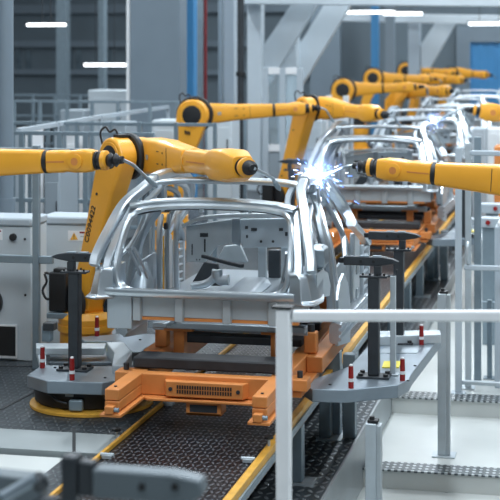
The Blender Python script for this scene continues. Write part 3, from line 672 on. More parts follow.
    # wrist tube
    def sw(k, w): c_ = F0 + dw * k; return [c_ + hl * a + up * b_ for a, b_ in rr(w, w, w * .2, 2)]
    wl = L2 - kr - .037
    w_ = MB().loft([sw(kr + .037, fore[2] * .98), sw(kr + .037 + wl * .35, fore[2] * .98), sw(kr + .037 + wl * .42, fore[2] * .90), sw(kr + .037 + wl * .6, fore[2] * wk), sw(kr + .037 + wl * .85, fore[2] * wk), sw(L2, fore[2] * .85)]).build('wrist', 'robot', r, .006, 2)
    c_ = F0 + dw * (kr + wl * .75)
    MB().lathe(c_ + side * fore[2] * .52, c_ + side * fore[2] * .60, [(0, fore[2] * .34), (.7, fore[2] * .34), (1, fore[2] * .28)], 24).build('wrist_cover', 'robot', w_)
    MB().cyl(c_ + side * fore[2] * .601, c_ + side * fore[2] * .607, fore[2] * .17, n=20).build('cover_mark', 'skid', w_)
    onf = F0 + dw * (kr + wl * .3) + side * fore[2] * .495
    Rm = Matrix((dw, side, up)).transposed(); MB().cbox(onf, (wl * .4, .004, .012), Rm).build('stencil_line', 'skid', w_)
    # flange stack
    td = (T - W).normalized()
    m = MB(); m.lathe(W + dw * .002, W + dw * .06, [(0, .072), (.3, .072), (.32, .06), (.6, .06), (.62, .072), (1, .072)], 24); m.build('flange', 'black', r)
    MB().lathe(W + dw * .061, W + dw * .10, [(0, .078), (.8, .078), (1, .06)], 24).build('tool_flange', 'robot', r)
    g0 = W + dw * .101
    t = MB(); t.lathe(g0, g0 + dw * .13, [(0, .045), (.2, .06), (.35, .035), (.55, .055), (.75, .03), (1, .03)], 20); tt = t.build('torch_body', 'black', r)
    p1 = g0 + dw * .13; p2 = p1 + (dw * .5 + (T - p1).normalized() * .5).normalized() * .09 if bend is None else V(bend)
    MB().tube([p1, p2, p2 + (T - p2) * .25, T - (T - p2).normalized() * .05], .014, 10).build('torch_neck', 'steel_dull', tt)
    q = (T - p2).normalized()
    MB().lathe(T - q * .13, T, [(0, .016), (.1, .021), (.7, .021), (1, .010)], 14).build('torch_nozzle', 'alu_dark', tt)
    # dress pack on top of the elbow
    tp = E + ax * .06 + UP * (head + .0)
    m = MB(); m.cbox(tp + UP * .012, (.16, .10, .03), R); m.build('cable_clip', 'black', r, .006)
    MB().tube([tp + V(-.05, 0, .02), tp + V(-.08, 0, .07), tp + V(-.13, 0, .045), tp + V(-.17, 0, .09), tp + V(-.22, 0, .04), tp + V(-.20, 0, -.07)], .010, 8).build('cable', 'cable', r)
    return r
dn = lambda px, py, d: at_depth(px, py, d)
# A: main robot left of the car
E = dn(118, 157, 13.7); S = E + V(-.40, .28, -1.38)
robot('tall orange welding robot left of the nearest car shell, number on its lower arm', E, S, dn(243, 167, 11.75), dn(280, 190, 11.95), (.6, .8, 0), number='C0094422', fore=(.33, .31, .20), split=.50, ring='robot', wk=1.28, head=.18, foff=.36, back=.17, bend=dn(272, 178, 11.8))
# D: arm reaching in from the left margin
E = dn(-137, 167, 12.1); S = E + V(-.30, 0, -1.34)
robot('orange robot forearm reaching in from the left margin over the grey cabinets', E, S, dn(96, 160.5, 11.7), dn(157, 187, 11.9), (0.05, 1, 0), fore=(.34, .25, .178), wk=1.0, split=.78, bend=dn(133, 165, 11.75))
# B and C at the second station
E = dn(193, 115, 22.0); S = E + V(-.34, 0, -1.34)
robot('orange welding robot behind with a black disc on its round elbow, forearm pointing right', E, S, dn(305, 108.5, 22.3), dn(336, 126, 22.3), (-.05, 1, 0), fore=(.33, .25, .19), head=.23, split=.70, marks=True)
E = dn(306, 108, 22.6); S = E + V(-.40, .3, -1.36)
robot('slanting orange robot behind the roof of the nearest car shell, left of the second car', E, S, dn(378, 114, 21.7), dn(402, 128, 21.8), (.6, .8, 0), fore=(.34, .32, .20), split=.5, ring='robot', wk=1.25)
# further stations
for (e, w, t, ax, lab, kw) in (
    ((343, 90, 34), (414, 87, 34), (428, 96, 34), (-.05, 1, 0), 'orange robot above the second car shell with a black disc on its elbow', dict(head=.25, fore=(.38, .30, .22))),
    ((402, 91, 35), (448, 91, 33.8), (456, 96, 34), (.6, .8, 0), 'orange robot with slanting lower arm above the second car shell', dict(fore=(.36, .32, .24))),
    ((373, 78, 45), (430, 79, 45), (442, 84, 45), (-.05, 1, 0), 'small distant orange robot behind the black-disc robot over the second car', dict(head=.27, fore=(.40, .32, .24))),
    ((424, 79, 46), (462, 80, 45), (468, 84, 45), (.6, .8, 0), 'small distant orange robot above the third car shell', dict(fore=(.36, .32, .24))),
    ((406, 71, 52.5), (452, 73, 52.5), (461, 77, 52.5), (-.05, 1, 0), 'tiny orange robot with the highest elbow in the far row', dict(head=.28, fore=(.42, .34, .26))),
    ((452, 73, 53), (487, 75, 52.5), (495, 79, 52.5), (.6, .8, 0), 'tiny orange robot farthest right in the far row', dict(fore=(.40, .34, .26)))):
    E = dn(*e); S = E + V(-.40, 0, -1.34)
    robot(lab, E, S, dn(*w), dn(*t), ax, split=.55, fine=False, **kw)
# E: arm from the right margin
E = dn(640, 196, 11.6); S = E + V(.30, 0, -1.30)
robot('orange robot forearm reaching in from the right margin, torch at the bright arc', E, S, dn(379, 168, 12.7), dn(322, 177, 13.0), (-.1, 1, 0), z0=ZL2 if S.y < Y2 else ZL1, fore=(.36, .29, .185), wk=1.0, split=.76, bend=dn(345, 167, 12.8))
E = dn(620, 128, 22.); S = E + V(.30, 0, -1.30)
robot('distant orange robot forearm at the right margin welding the third car shell', E, S, dn(480, 111, 22.4), dn(441, 119, 22.4), (-.1, 1, 0), z0=ZL0, fore=(.38, .32, .25), split=.7)

# ================================================================ WELD ARC
def weld(c, name_lab, R_=1., n=90):
    r = thing('weld_arc', name_lab, 'welding arc', c, 'welding arcs')
    core = mat('arc_core' , (1, 1, 1), .5, emit=(.75, .85, 1), estr=60)
    blue = mat('arc_spark_blue', (.3, .5, 1), .5, emit=(.12, .28, 1), estr=6)
    wht = mat('arc_spark_white', (1, 1, 1), .5, emit=(.8, .88, 1), estr=8)
    m = MB(); m.lathe(c - UP * .042 * R_, c + UP * .042 * R_, [(0, .004), (.15, .026 * R_), (.5, .042 * R_), (.85, .026 * R_), (1, .004)], 16); m.build('arc_core', core, r)
    for nm, mt, nn, rad in (('blue_sparks', blue, n, .0026), ('white_sparks', wht, n // 2, .0028)):
        m = MB()
        for i in range(nn):
            a = random.uniform(0, 2 * PI); el = random.uniform(-1.2, 1.0); ln = random.uniform(.01, .05) * R_; r0 = abs(random.gauss(0, .13)) * R_ + .03
            dr = V(math.cos(a) * math.cos(el), math.sin(a) * math.cos(el), math.sin(el)); fall = V(0, 0, -r0 * r0 * 1.0)
            p0 = c + dr * r0 + fall; m.cyl(p0, p0 + dr * ln + V(0, 0, -ln * .3), rad * R_, rad * .3, 5)
        o = m.build(nm, mt, r); o['kind'] = 'stuff'
    sm = bpy.data.materials.new('glow_fume'); sm.use_nodes = True; nt = sm.node_tree; nt.nodes.clear()  # ball of fume added to give the arc its soft blue glow
    out = nt.nodes.new('ShaderNodeOutputMaterial'); vol = nt.nodes.new('ShaderNodeVolumePrincipled')
    vol.inputs['Color'].default_value = (.65, .78, 1, 1); vol.inputs['Anisotropy'].default_value = .0
    tc = nt.nodes.new('ShaderNodeTexCoord'); ln_ = nt.nodes.new('ShaderNodeVectorMath'); ln_.operation = 'LENGTH'
    nz = nt.nodes.new('ShaderNodeTexNoise'); nz.inputs['Scale'].default_value = 9
    mr = nt.nodes.new('ShaderNodeMapRange'); mr.inputs['From Min'].default_value = .0; mr.inputs['From Max'].default_value = .30 * R_; mr.inputs['To Min'].default_value = 1.5 / R_; mr.inputs['To Max'].default_value = 0
    mu = nt.nodes.new('ShaderNodeMath'); mu.operation = 'MULTIPLY'
    nt.links.new(tc.outputs['Object'], ln_.inputs[0]); nt.links.new(ln_.outputs['Value'], mr.inputs['Value']); nt.links.new(tc.outputs['Object'], nz.inputs['Vector'])
    nt.links.new(mr.outputs[0], mu.inputs[0]); nt.links.new(nz.outputs['Fac'], mu.inputs[1]); nt.links.new(mu.outputs[0], vol.inputs['Density']); nt.links.new(vol.outputs[0], out.inputs['Volume'])
    m = MB(); m.lathe(c - UP * .3 * R_, c + UP * .3 * R_, [(.5 - .5 * math.cos(PI * i / 12), .3 * R_ * math.sin(PI * i / 12)) for i in range(13)], 20)
    o = m.build('arc_glow_fume', sm, r); o['kind'] = 'stuff'
    ld = bpy.data.lights.new('arc_light', 'POINT'); ld.energy = 16 * R_ * R_; ld.color = (.45, .62, 1); ld.shadow_soft_size = .03
    lo = bpy.data.objects.new('arc_light', ld); COL.objects.link(lo); lo.location = c + V(0, -.05, .06)
weld(dn(318, 176, 12.95), 'blinding blue-white welding arc with sparks at the nearest car roof corner')
weld(dn(434, 121, 22.3), 'second blue-white welding arc at the roof corner of a distant car', .6, 50)

# ================================================================ CABINETS
def pbox(px0, py0, px1, py1, Y, dep, z0=None):
    a = at_y(px0, py0, Y); b = at_y(px1, py1, Y)
    return V(a.x, Y, b.z if z0 is None else z0), V(b.x, Y + dep, a.z)
YC = 13.15
def cabinet(px0, px1, lab, Y=YC):
    a, b = pbox(px0, 216, px1, 367, Y, .42, .002)
    r = thing('control_cabinet', lab, 'cabinet', V((a.x + b.x) / 2, Y + .3, 0), 'pale control cabinets on the left')
    MB().box(a, b - V(0, 0, .085)).build('body', 'cabinet', r, .006)
    MB().box(V(a.x - .01, a.y - .015, b.z - .08), V(b.x + .01, b.y + .01, b.z)).build('lid', 'white_steel', r, .02)
    return r, a, b
r, a, b = cabinet(-60, 31, 'pale grey control cabinet at the left margin with a black screen and knob')
def onc(px0, py0, px1, py1, m, nm, par, t=.01, Y=YC, bev=0):
    p, q = at_y(px0, py0, Y), at_y(px1, py1, Y); return MB().box((p.x, Y - t, q.z), (q.x, Y - .0005, p.z)).build(nm, m, par, bev)
f = onc(-30, 323, 17.5, 358, 'white', 'screen_frame', r, .03); p, q = at_y(-28, 325, YC - .03), at_y(15.5, 356, YC - .03)
MB().box((p.x, YC - .034, q.z), (q.x, YC - .0305, p.z)).build('screen', 'black', f)
def disc(px, py, rad, m, nm, par, t=.03, Y=YC): c = at_y(px, py, Y); return MB().cyl((c.x, Y - .0005, c.z), (c.x, Y - t, c.z), rad, n=28).build(nm, m, par, .004)
disc(13.5, 237, .034, 'black', 'knob', r); disc(25, 239, .011, 'black', 'bolt', r, .01); disc(25.5, 295, .012, 'black', 'bolt', r, .01); disc(26.5, 363, .010, 'black', 'bolt', r, .01)
disc(-12, 302, .15, 'black', 'round_handwheel', r, .05); onc(-8, 229, 2.5, 240, 'white', 'label', r, .003); onc(-8, 230, 1.2, 232, 'red', 'label_stripe', r, .005)
r, a, b = cabinet(40, 103, 'pale grey control cabinet with a warning sticker behind the robot', YC + .85)
YD = YC + .85
l = onc(68, 230.5, 79.5, 241, 'white', 'warning_sticker', r, .003, YD)
p = [at_y(*q, YD - .0035) for q in ((70, 239.8), (78, 239.8), (74, 232.5))]; MB().prism(p, (0, -.002, 0)).build('warning_triangle', 'label_orange', l)
p = [at_y(*q, YD - .006) for q in ((73.7, 238.8), (74.3, 238.8), (74.5, 234.5), (73.5, 234.5))]; MB().prism(p, (0, -.001, 0)).build('warning_symbol', 'black', l)
l = onc(79.6, 230.5, 92, 241, 'white', 'label', r, .003, YD); onc(79.8, 231.5, 88, 233.5, 'red', 'label_stripe', r, .0055, YD); onc(80.5, 236, 86, 237, 'label_grey', 'label_line', r, .005, YD)
disc(42.5, 217.8, .011, 'black', 'bolt', r, .01, YD); 

# ================================================================ FENCES AND RAILINGS
def bar(a, b, w, h=None): 
    """square bar between two points"""
    a, b = V(a), V(b); h = h or w; t = (b - a).normalized(); ref = UP if abs(t.z) < .9 else V(1, 0, 0)
    u = t.cross(ref).normalized(); v = t.cross(u); m = MB()
    return m.loft([[p + u * w / 2 * i + v * h / 2 * j for i, j in ((1, 1), (-1, 1), (-1, -1), (1, -1))] for p in (a, b)])
def fence(lab, posts, rails, m='alu_dark', z0=0., ztop=1.9, w=.05, rw=.045, name='safety_fence', group='grey railings in the left background', feet=True):
    """posts: list of (x, y); rails: list of z"""
    r = thing(name, lab, 'fence', V(posts[0][0], posts[0][1], z0), group)
    for x, y in posts:
        bar((x, y, z0 + .012), (x, y, ztop), w).build('post', m, r, .004)
        if feet: MB().box((x - w, y - w, z0 + .001), (x + w, y + w, z0 + .0115)).build('foot_plate', m, r)
    for z in rails:
        for a, b in zip(posts, posts[1:]):
            p, q = V(a[0], a[1], z), V(b[0], b[1], z); t = (q - p).normalized() * (w / 2 + .002)
            bar(p + t, q - t, rw).build('rail', m, r, .003)
    return r
def fx(px, Y): return at_y(px, 100, Y).x
# fence right in front of the cabinets
Yf = 12.85
p0 = at_y(36.5, 260, Yf)
r = thing('safety_fence', 'tall grey fence post with a cross rail in front of the left cabinets', 'fence', V(p0.x, Yf, 0))
MB().box((p0.x - .03, Yf - .03, .002), (p0.x + .03, Yf + .03, 2.02)).build('post', 'alu_dark', r, .005)
zr = at_y(20, 259, Yf).z
MB().box((p0.x - 1.6, Yf - .025, zr - .035), (p0.x - .031, Yf + .025, zr + .035)).build('rail', 'alu_dark', r, .006)
MB().box((p0.x + .031, Yf - .025, zr - .035), (p0.x + .16, Yf + .025, zr + .035)).build('rail', 'alu_dark', r, .006)
MB().box((p0.x - 1.6, Yf - .025, 1.96), (p0.x - .031, Yf + .025, 2.0)).build('rail', 'alu_dark', r, .006)
MB().box((p0.x + .031, Yf - .025, 1.96), (p0.x + .5, Yf + .025, 2.0)).build('rail', 'alu_dark', r, .006)
MB().box((p0.x - 1.66, Yf - .03, .002), (p0.x - 1.601, Yf + .03, 2.02)).build('post', 'alu_dark', r, .005)
for Y, xs, rails, zt, w, lab in (
    (16.5, (-12, 22, 60, 86, 120, 152), (1.93, 1.15, .3), 1.95, .06, 'grey railing just behind the control cabinets'),
    (19.5, (-5, 30, 48, 77, 111, 140, 176, 215), (1.90, 1.3, .5), 1.93, .05, 'second grey railing behind the left cabinets'),
    (24.0, (-10, 14, 40, 67, 92, 118, 150, 178), (2.05, 1.2, .4), 2.07, .055, 'third grey railing across the left background'),
    (31.0, (-10, 12, 33, 55, 80, 104, 131, 160), (1.95, 1.5, .9), 1.97, .06, 'farthest grey railing across the left background')):
    fence(lab, [(fx(x, Y), Y) for x in xs], rails, ztop=zt, w=w)
P0, P1, P2 = at_z(18, 131, 1.9), at_z(100, 117, 1.9), at_z(168, 107, 1.9)
fence('pale handrail running back diagonally above the left robot arm', [(p.x, p.y) for p in (P0, at_z(57, 124.3, 1.9), P1, P2)], (1.9,), m='white_steel', ztop=1.88, w=.05, rw=.06)
fence('low grey railing behind the row of robots', [(fx(x, 25.5), 25.5) for x in (206, 222, 245)], (1.95, 1.0), ztop=1.98, group=None)
fence('grey railing right of the white portal column', [(fx(x, 27), 27) for x in (262, 284, 306, 330, 352)], (1.9, 1.1, .3), ztop=1.95, m='white_steel', group=None)
# boxes and cabinets among the railings
for i, (x0, y0, x1, Y, m, lab) in enumerate((
    (88, 90, 127, 27, 'cabinet', 'pale machine housing behind the railings left of the wide grey pier'),
    (60, 110, 84, 25.2, 'cabinet_dark', 'dark grey cabinet behind the railings in the left background'),
    (16, 128, 30, 21.5, 'white', 'white cabinet glimpsed between railing posts at the far left'),
    (66, 134, 76, 21.5, 'white', 'small white cabinet glimpsed between railing posts'),
    (100, 122, 126, 22, 'cabinet_dark', 'grey cabinet behind the head of the main robot'),
    (152, 120, 176, 22.3, 'cabinet', 'pale cabinet left of the blue column'),
    (207, 118, 232, 24.5, 'cabinet', 'pale cabinet behind the black-disc robot'),
    (296, 120, 322, 30, 'cabinet', 'pale cabinet behind the slanting robot'),
    (44, 168, 60, 15.2, 'cabinet_dark', 'dark grey box on the floor behind the pale cabinets'),
    )):
    a, b = pbox(x0, y0, x1, 250, Y, .6, .002)
    r = thing('machine_cabinet', lab, 'cabinet', V((a.x + b.x) / 2, Y + .3, 0), 'background cabinets')
    o = MB().box(a, b).build('body', m, r, .02)
    w = b.x - a.x
    MB().box((a.x + w * .1, Y - .012, a.z + .15), (b.x - w * .1, Y - .0005, b.z - .15)).build('door', m, r, .006)
    MB().box((b.x - w * .2, Y - .03, b.z - .55), (b.x - w * .16, Y - .0125, b.z - .35)).build('handle', 'dark', r)
# glazed enclosure right of the portal column
a, b = pbox(266, 60, 300, 150, 26.2, .5)
r = thing('glazed_enclosure', 'white framed machine enclosure with grey glass behind the slanting robot', 'enclosure', V(a.x, 26.2, 0))
z_ = at_y(280, 148, 26.2).z
for x in (a.x, (a.x + b.x) / 2, b.x): MB().box((x - .05, 26.15, .002), (x + .05, 26.25, 2.6)).build('frame_post', 'white_steel', r, .005)
for z in (z_, 2.55): 
    MB().box((a.x + .051, 26.16, z - .06), ((a.x + b.x) / 2 - .051, 26.24, z + .06)).build('frame_rail', 'white', r, .005)
    MB().box(((a.x + b.x) / 2 + .051, 26.16, z - .06), (b.x - .051, 26.24, z + .06)).build('frame_rail', 'white', r, .005)
MB().box((a.x + .051, 26.19, .1), (b.x - .051, 26.21, z_ - .07)).build('lower_panel', 'cabinet_dark', r)
M_['glass'] = glass('clear_glazing', (.75, .85, .9))
MB().box((a.x + .051, 26.195, z_ + .07), ((a.x + b.x) / 2 - .051, 26.205, 2.48)).build('pane', 'glass', r)
MB().box(((a.x + b.x) / 2 + .051, 26.195, z_ + .07), (b.x - .051, 26.205, 2.48)).build('pane', 'glass', r)

# white ladder-like barrier left of second car
a = at_y(330, 85, 28.6); 
fence('white barrier frame under the black-disc robot above the second car', [(fx(x, 28.6), 28.6) for x in (329, 346)], (1.55, 1.9), m='white', ztop=2.05, w=.10, rw=.10, group=None)

# ================================================================ COLUMNS, PIPES, PORTAL
def column(name, lab, px0, px1, Y, dep, m, z0=0., ztop=7., round_=False, cat='column', foot=True):
    a, b = at_y(px0, 60, Y), at_y(px1, 60, Y); cx = (a.x + b.x) / 2; w = b.x - a.x
    r = thing(name, lab, cat, V(cx, Y, z0))
    if round_: MB().cyl((cx, Y, z0 + .03), (cx, Y, ztop), w / 2, n=24).build('shaft', m, r)
    else: MB().box((a.x, Y, z0 + .03), (b.x, Y + dep, ztop)).build('shaft', m, r, .012)
    if foot: MB().box((a.x - .06, Y - .06 - (w / 2 if round_ else 0), z0 + .001), (b.x + .06, Y + dep + .06, z0 + .029)).build('foot_plate', 'grey_steel', r)
    return r, cx, w
r, cx, w = column('steel_column', 'blue-grey round steel column at the left margin', -2, 13, 14.6, .2, 'grey_steel', round_=True)
z = at_y(5, 198, 14.6).z; MB().cyl((cx, 14.6, .04), (cx, 14.6, z), w * .62, n=24).build('sleeve', 'grey_steel', r)
r, cx, w = column('wide_pier', 'wide blue-grey pier with a bright left edge beside the blue column', 130, 180, 26.3, .5, 'grey_steel')
MB().box((cx - w / 2 - .05, 26.24, .03), (cx - w / 2 + .0, 26.8, 7)).build('edge_strip', 'white', r)
column('blue_column', 'bright blue steel column right of the wide grey pier', 181, 193.5, 28, .3, 'blue')
column('steel_column', 'grey steel column just right of the bright blue column', 195, 202, 31, .3, 'alu_dark')
column('red_pipe', 'dark red vertical pipe right of the blue column', 203.5, 207, 27.4, .1, 'red_pipe', round_=True, cat='pipe')
column('steel_column', 'pale steel column left of the dark vertical pipe', 224, 234, 29, .3, 'white_steel')
column('steel_column', 'narrow pale steel column between red pipe and dark pipe', 218, 222, 33, .3, 'grey_steel')
r, cx, w = column('dark_pipe', 'dark vertical pipe with a clamp in front of the white portal column', 237.5, 244, 26, .1, 'dark', round_=True, cat='pipe')
MB().lathe((cx, 26, at_y(240, 76, 26).z), (cx, 26, at_y(240, 72, 26).z), [(0, w * .72), (1, w * .72)], 20).build('pipe_clamp', 'black', r)
column('blue_column', 'thin bright blue column seen under the portal beam', 371, 378, 48, .3, 'blue')
column('steel_column', 'thin grey column right of the thin blue column', 385, 394, 47, .3, 'grey_steel')
column('steel_column', 'dark steel column in the left background under the hanging lamp', 56, 66, 44, .4, 'alu_dark')
column('steel_column', 'grey steel column between two railings in the left background', 98, 104, 40, .3, 'alu_dark')
# far left dark window-like openings in the back wall
for i, x in enumerate((16, 26, 68, 76, 98, 106)):
    a, b = pbox(x, 47, x + 5, 70, HY1 - .03, .02); o = MB().box(a, b).build('window_%d' % (i + 1), 'led_blue'); o['kind'] = 'structure'
Yp3 = 30.5
def pp(px, py): return at_y(px, py, Yp3)
po = thing('portal_frame', 'huge pale steel portal frame with diagonal braces over the line', 'steel frame', V(pp(254, 60).x, Yp3, 0))
def pprism(pts, dep, nm, m='portal', dy=0, bev=.015): q = [at_y(*p, Yp3 + dy) for p in pts]; return MB().prism(q, (0, dep, 0)).build(nm, m, po, bev)
a = pp(247, 60); b = pp(261, 60)
MB().box((a.x, Yp3, .002), (b.x, Yp3 + .35, 5.8)).build('column', 'portal', po, .015)
a = at_y(278, 60, Yp3 + .6); b = at_y(297, 60, Yp3 + .6)
MB().box((a.x, Yp3 + .6, .002), (b.x, Yp3 + .95, 3.2)).build('column', 'portal', po, .015)
pprism([(250, 66), (299, -8), (324, -8), (261.5, 97)], .25, 'brace', dy=.36)
pprism([(278, 78), (332, -8), (358, -8), (297.5, 92)], .25, 'brace', dy=.96)
pprism([(240, -30), (560, -30), (560, 7), (240, 4)], .35, 'beam', dy=-.4)
pprism([(330, 13), (560, 16), (560, 26), (330, 21)], .3, 'beam', dy=18.5)
a = at_y(408, 60, 49.5); b = at_y(420, 60, 49.5); MB().box((a.x, 49.5, .002), (b.x, 49.9, 4.1)).build('column', 'white_steel', po, .015)
pprism([(421, 44), (440, 16), (460, 16), (430, 68), (421, 68)], .25, 'brace', dy=19.1)
pprism([(560, -30), (575, -30), (575, 240), (560, 240)], .35, 'column', dy=-.4)

# far dark cladding right of the portal
a, b = pbox(344, -20, 372, 120, HY1 - .6, .3, 0.002); 
mb = MB(); mb.box(V(at_y(310, 50, 53).x, 53, .002), V(at_y(340, 50, 53).x, 53.3, 5.5)); mb.build('partition_panel', 'grey_steel', tag=('grey partition panel far behind between the diagonal braces', 'partition'))

# lamps
def lamp(px0, px1, py, d, lab):
    a, b = at_depth(px0, py, d), at_depth(px1, py, d); h = .035 * d / 30
    r = thing('ceiling_lamp', lab, 'lamp', (a + b) / 2, 'long hall lamps')
    MB().box((a.x, a.y - .1, a.z - h), (b.x, a.y + .1, a.z + h * .6)).build('diffuser', 'lamp', r, .02)
    MB().box((a.x - .05, a.y - .12, a.z + h * .6 + .002), (b.x + .05, a.y + .12, a.z + h * 1.3)).build('housing', 'dark', r, .01)
    for x in (a.x + .3, b.x - .3): MB().cyl((x, a.y, a.z + h * 1.3 + .001), (x, a.y, HZ - .001), .012, n=6).build('hanger', 'dark', r)
lamp(28, 68, 24.5, 30, 'glowing tube lamp hanging at the upper left')
lamp(85, 128, 64.5, 40, 'glowing tube lamp low behind the left railings')
lamp(346, 396, 12, 38, 'glowing tube lamp under the portal beam, left of the pair')
lamp(384, 423, 13.5, 41, 'glowing tube lamp under the portal beam, right of the pair')
lamp(469, 510, 23.5, 43, 'glowing tube lamp at the upper right above the blue door')

# ================================================================ RIGHT SIDE
Yg = 15.9
cg = thing('guard_cage', 'pale aluminium profile guard frame standing at the right margin', 'cage', V(at_y(458, 200, Yg).x, Yg, ZL0))
def gpost(px0, px1, py0, Y, z0, m='alu', par=cg, nm='post'):
    a, b = at_y(px0, py0, Y), at_y(px1, py0, Y); o = MB().box((a.x, Y, z0 + .013), (b.x, Y + (b.x - a.x), a.z)).build(nm, m, par, .006)
    MB().box((a.x - .04, Y - .04, z0 + .001), (b.x + .04, Y + .12, z0 + .012)).build('foot_plate', m, o); return o
gpost(455, 461.5, 148, Yg, ZL0, 'white_steel'); gpost(465, 471, 143, Yg + .25, ZL0); gpost(474, 481, 137, Yg + .5, ZL0, 'alu_dark')
gpost(487, 492, 300, Yg + .8, ZL0, 'alu_dark'); gpost(520, 527, 143, Yg + .1, ZL0)
def grail(px0, px1, py, h, Y, m='alu', par=cg):
    a, b = at_y(px0, py - h / 2, Y), at_y(px1, py + h / 2, Y); return MB().box((a.x, Y, b.z), (b.x, Y + .05, a.z)).build('rail', m, par, .012)
grail(470, 519, 153.5, 6, Yg + .18, 'white_steel'); grail(464, 519, 268.5, 7, Yg - .06, 'white_steel'); grail(461, 519, 384, 7, Yg + .1); grail(481, 519, 303, 3, Yg + .8, 'alu_dark')
v0 = at_y(468, 252, Yg - .02); MB().tube([v0 + V(0, -.01, -.12), v0 + V(0, -.06, -.08), v0 + V(0, -.06, .06), v0 + V(0, -.01, .10)], .018, 10).build('handle', 'alu', cg)
# pale control box at the margin
a, b = pbox(494.5, 227, 540, 378, Yg + .35, .35, ZL0 + .002)
cb = thing('control_box', 'pale tall control box cut by the right margin inside the guard frame', 'cabinet', V(a.x + .2, Yg + .5, ZL0))
MB().box(a, b).build('body', 'white_steel', cb, .01); MB().box(V(a.x + .03, a.y + .02, b.z + .001), V(b.x, b.y - .02, b.z + .05)).build('cap', 'white', cb, .01)
# small units with red buttons behind
for i, (x0, y0, x1, y1, Y, lab, bx) in enumerate((
    (478, 204, 506, 214, 19.5, 'pale push-button unit with a dark red button behind the guard frame', 495.5),
    (474, 218, 504, 228, 18.6, 'lower pale push-button unit with dark buttons behind the guard frame', 488))):
    a, b = pbox(x0, y0, x1, y1, Y, .25); u = thing('button_unit', lab, 'control unit', V((a.x + b.x) / 2, Y + .1, ZL0))
    MB().box(a, b).build('housing', 'white_steel', u, .01); c = at_y(bx, (y0 + y1) / 2 - .5, Y)
    MB().cyl((c.x, Y - .0005, c.z), (c.x, Y - .03, c.z), .028, n=18).build('button', 'red', u)
    MB().box((a.x + .1, Y + .05, ZL0 + .002), (b.x - .1, Y + .15, a.z - .001)).build('stand', 'alu_dark', u)
for i, (x0, y0, x1, Y, m, lab) in enumerate((
    (478, 238, 497, 20.5, 'cabinet', 'pale machine cover seen through the guard frame'),
    (494, 146, 520, 25, 'skid', 'orange machine part at the right margin above the big orange arm'),
    (472, 128, 486, 26, 'white_steel', 'pale machine post behind the top of the guard frame'),
    (486, 128, 506, 30, 'white', 'white machine housing at the right margin near the distant arm'))):
    a, b = pbox(x0, y0, x1, 300, Y, .5, ZL0 + .002)
    r = thing('machine_housing', lab, 'machine', V((a.x + b.x) / 2, Y, ZL0), 'machines behind the guard frame')
    MB().box(a, b).build('body', m, r, .03); MB().box((a.x + .06, Y - .015, a.z + .3), (b.x - .06, Y - .0005, b.z - .1)).build('cover', m, r, .01)
# posts in the right foreground
def bollard(lab, px0, px1, ytop, d, z0, w=None):
    a = at_depth(px0, ytop, d); b = at_depth(px1, ytop, d); x0, x1, y, zt = a.x, b.x, a.y, a.z; w = x1 - x0
    r = thing('guard_post', lab, 'post', V((x0 + x1) / 2, y, z0), 'grey guard posts')
    o = MB(); o.box((x0, y, z0 + .013), (x1 - w * .3, y + w, zt)); o.build('post', 'alu', r, .006)
    MB().box((x1 - w * .3 + .0005, y + .01, z0 + .013), (x1, y + w * .9, zt - .01)).build('slotted_side', 'zinc', r, .004)
    MB().box((x0 - .05, y - .05, z0 + .001), (x1 + .05, y + w + .05, z0 + .012)).build('foot_plate', 'alu', r, .002)
    MB().box((x0 + .012, y + .02, zt + .0005), (x1 - .02, y + w - .01, zt + .022)).build('cap', 'black', r, .005)
    MB().cyl((x0 + w * .4, y + .04, zt + .0225), (x0 + w * .4, y + .04, zt + .045), .018, n=10).build('cap_screw', 'black', r)
bollard('grey aluminium guard post on the pale platform between the two step edges', 437.5, 450, 294, 13.97, ZL1)
bollard('pale guard post with a black cap in front of the lowest pale floor', 365, 381, 424, 10.2, ZL2)
# near railing
d = 8.0; a = at_depth(275.5, 309, d); b = at_depth(290, 309, d)
r = thing('near_railing', 'pale blurred railing in the right foreground, one post and a long top rail', 'railing', V((a.x + b.x) / 2, a.y, ZL2))
MB().box((a.x, a.y, ZL2 + .013), (b.x, a.y + .08, a.z)).build('post', 'white', r, .008)
MB().box((a.x - .05, a.y - .05, ZL2 + .001), (b.x + .05, a.y + .13, ZL2 + .012)).build('foot_plate', 'white_steel', r)
MB().box((a.x - .02, a.y - .005, a.z + .001), (b.x + .012, a.y + .085, a.z + .012)).build('cap', 'black', r)
ra = at_depth(290, 311, d).z; rb = at_depth(290, 322, d).z
rv = V(RT[0], RT[1], 0); q0 = V(b.x + .004, a.y + .04, (ra + rb) / 2); q1 = q0 + rv * 1.9
bar(q0, q1, .06, ra - rb).build('rail', 'white', r, .012)
MB().box((q1.x + .004, q1.y - .04, ZL2 + .013), (q1.x + .084, q1.y + .04, a.z)).build('post', 'white', r, .008)
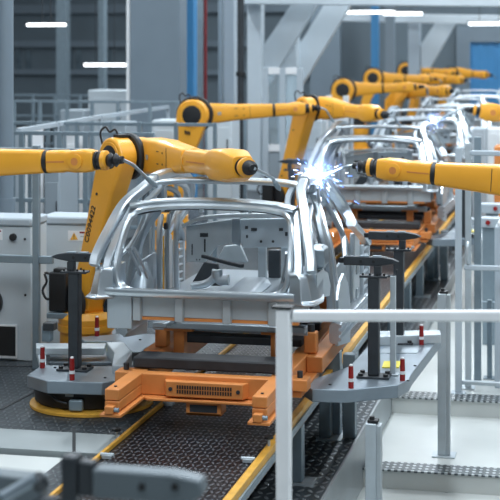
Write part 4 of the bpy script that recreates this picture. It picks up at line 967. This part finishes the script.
# foreground clamp
d = 5.6
a = at_depth(96, 466, d); b = at_depth(212, 495, d); y = a.y
fg = thing('clamp_stand', 'blurred dark clamp stand in the lower left foreground, arm pointing right', 'clamp stand', V(at_depth(70, 480, d).x, y, ZL2))
x70 = at_depth(70, 480, d).x
MB().prism([(a.x, y - .05, b.z), (b.x - .05, y - .05, b.z), (b.x, y - .05, b.z + .04), (b.x - .01, y - .05, a.z - .02), (b.x - .12, y - .05, a.z), (a.x, y - .05, a.z)], (0, .1, 0)).build('clamp_arm', 'fore_grey', fg, .01)
for px in (142, 175): c = at_y(px, 487, y - .05); MB().cyl((c.x, y - .0505, c.z), (c.x, y - .058, c.z), .014, n=14).build('bolt_hole', 'black', fg)
MB().box((x70 - .03, y - .04, ZL2 + .02), (x70 + .03, y + .04, at_depth(70, 456, d).z)).build('column', 'dark', fg, .008)
MB().box((x70 + .031, y - .03, b.z + .0), (a.x - .001, y + .03, a.z + .02)).build('bracket', 'dark', fg, .008)
MB().box((x70 - .12, y - .12, ZL2 + .001), (x70 + .12, y + .12, ZL2 + .019)).build('base_plate', 'dark', fg)
c0 = at_depth(-25, 486, d); c1 = at_depth(40, 482, d); c2 = at_depth(58, 498, d)
MB().loft([[c0 + V(0, 0, .05), c0 + V(0, .1, .05), c0 + V(0, .1, -.10), c0 + V(0, 0, -.10)], [c1 + V(0, 0, .01), c1 + V(0, .1, .01), c1 + V(0, .1, -.12), c1 + V(0, 0, -.12)]]).build('swing_arm', 'fore_grey', fg, .01)
MB().cyl(at_depth(2, 498, d - .15), at_depth(36, 478, d - .12), .022, n=16).build('cylinder', 'plate', fg)
MB().cyl(at_depth(36, 478, d - .12), at_depth(42, 486, d - .1), .03, n=16).build('pivot', 'dark', fg)
MB().box(c2 + V(-.12, -.02, -.04), c2 + V(.0, .04, .0)).build('link_block', 'dark', fg, .01)

# ================================================================ LIGHT
def area(loc, sx, sy, e, col=(.86, .94, 1), rot=(0, 0, 0)):
    ld = bpy.data.lights.new('hall_light', 'AREA'); ld.shape = 'RECTANGLE'; ld.size = sx; ld.size_y = sy; ld.energy = e; ld.color = col
    o = bpy.data.objects.new('hall_light', ld); COL.objects.link(o); o.location = loc; o.rotation_euler = rot; return o
for x in (-9, -2.6, 3.6):
    for y in (4, 12, 20, 29, 39, 49):
        area((x, y, 8.6), .7, 5.5, 440 * (1.1 if y > 15 else (.55 if x < -5 else 1.0)))
area((-20, 30, 8.6), 4, 30, 1200)
area((-29.8, 30, 6), 4, 40, 600, (.8, .92, 1), (0, -PI / 2, 0))  # added soft daylight from the left side
w = bpy.data.worlds.new('world'); scene.world = w; w.use_nodes = True
w.node_tree.nodes['Background'].inputs[0].default_value = (.5, .6, .7, 1); w.node_tree.nodes['Background'].inputs[1].default_value = .5
vs.exposure = 0.0
for o in COL.objects:
    if '_o' in o: del o['_o']
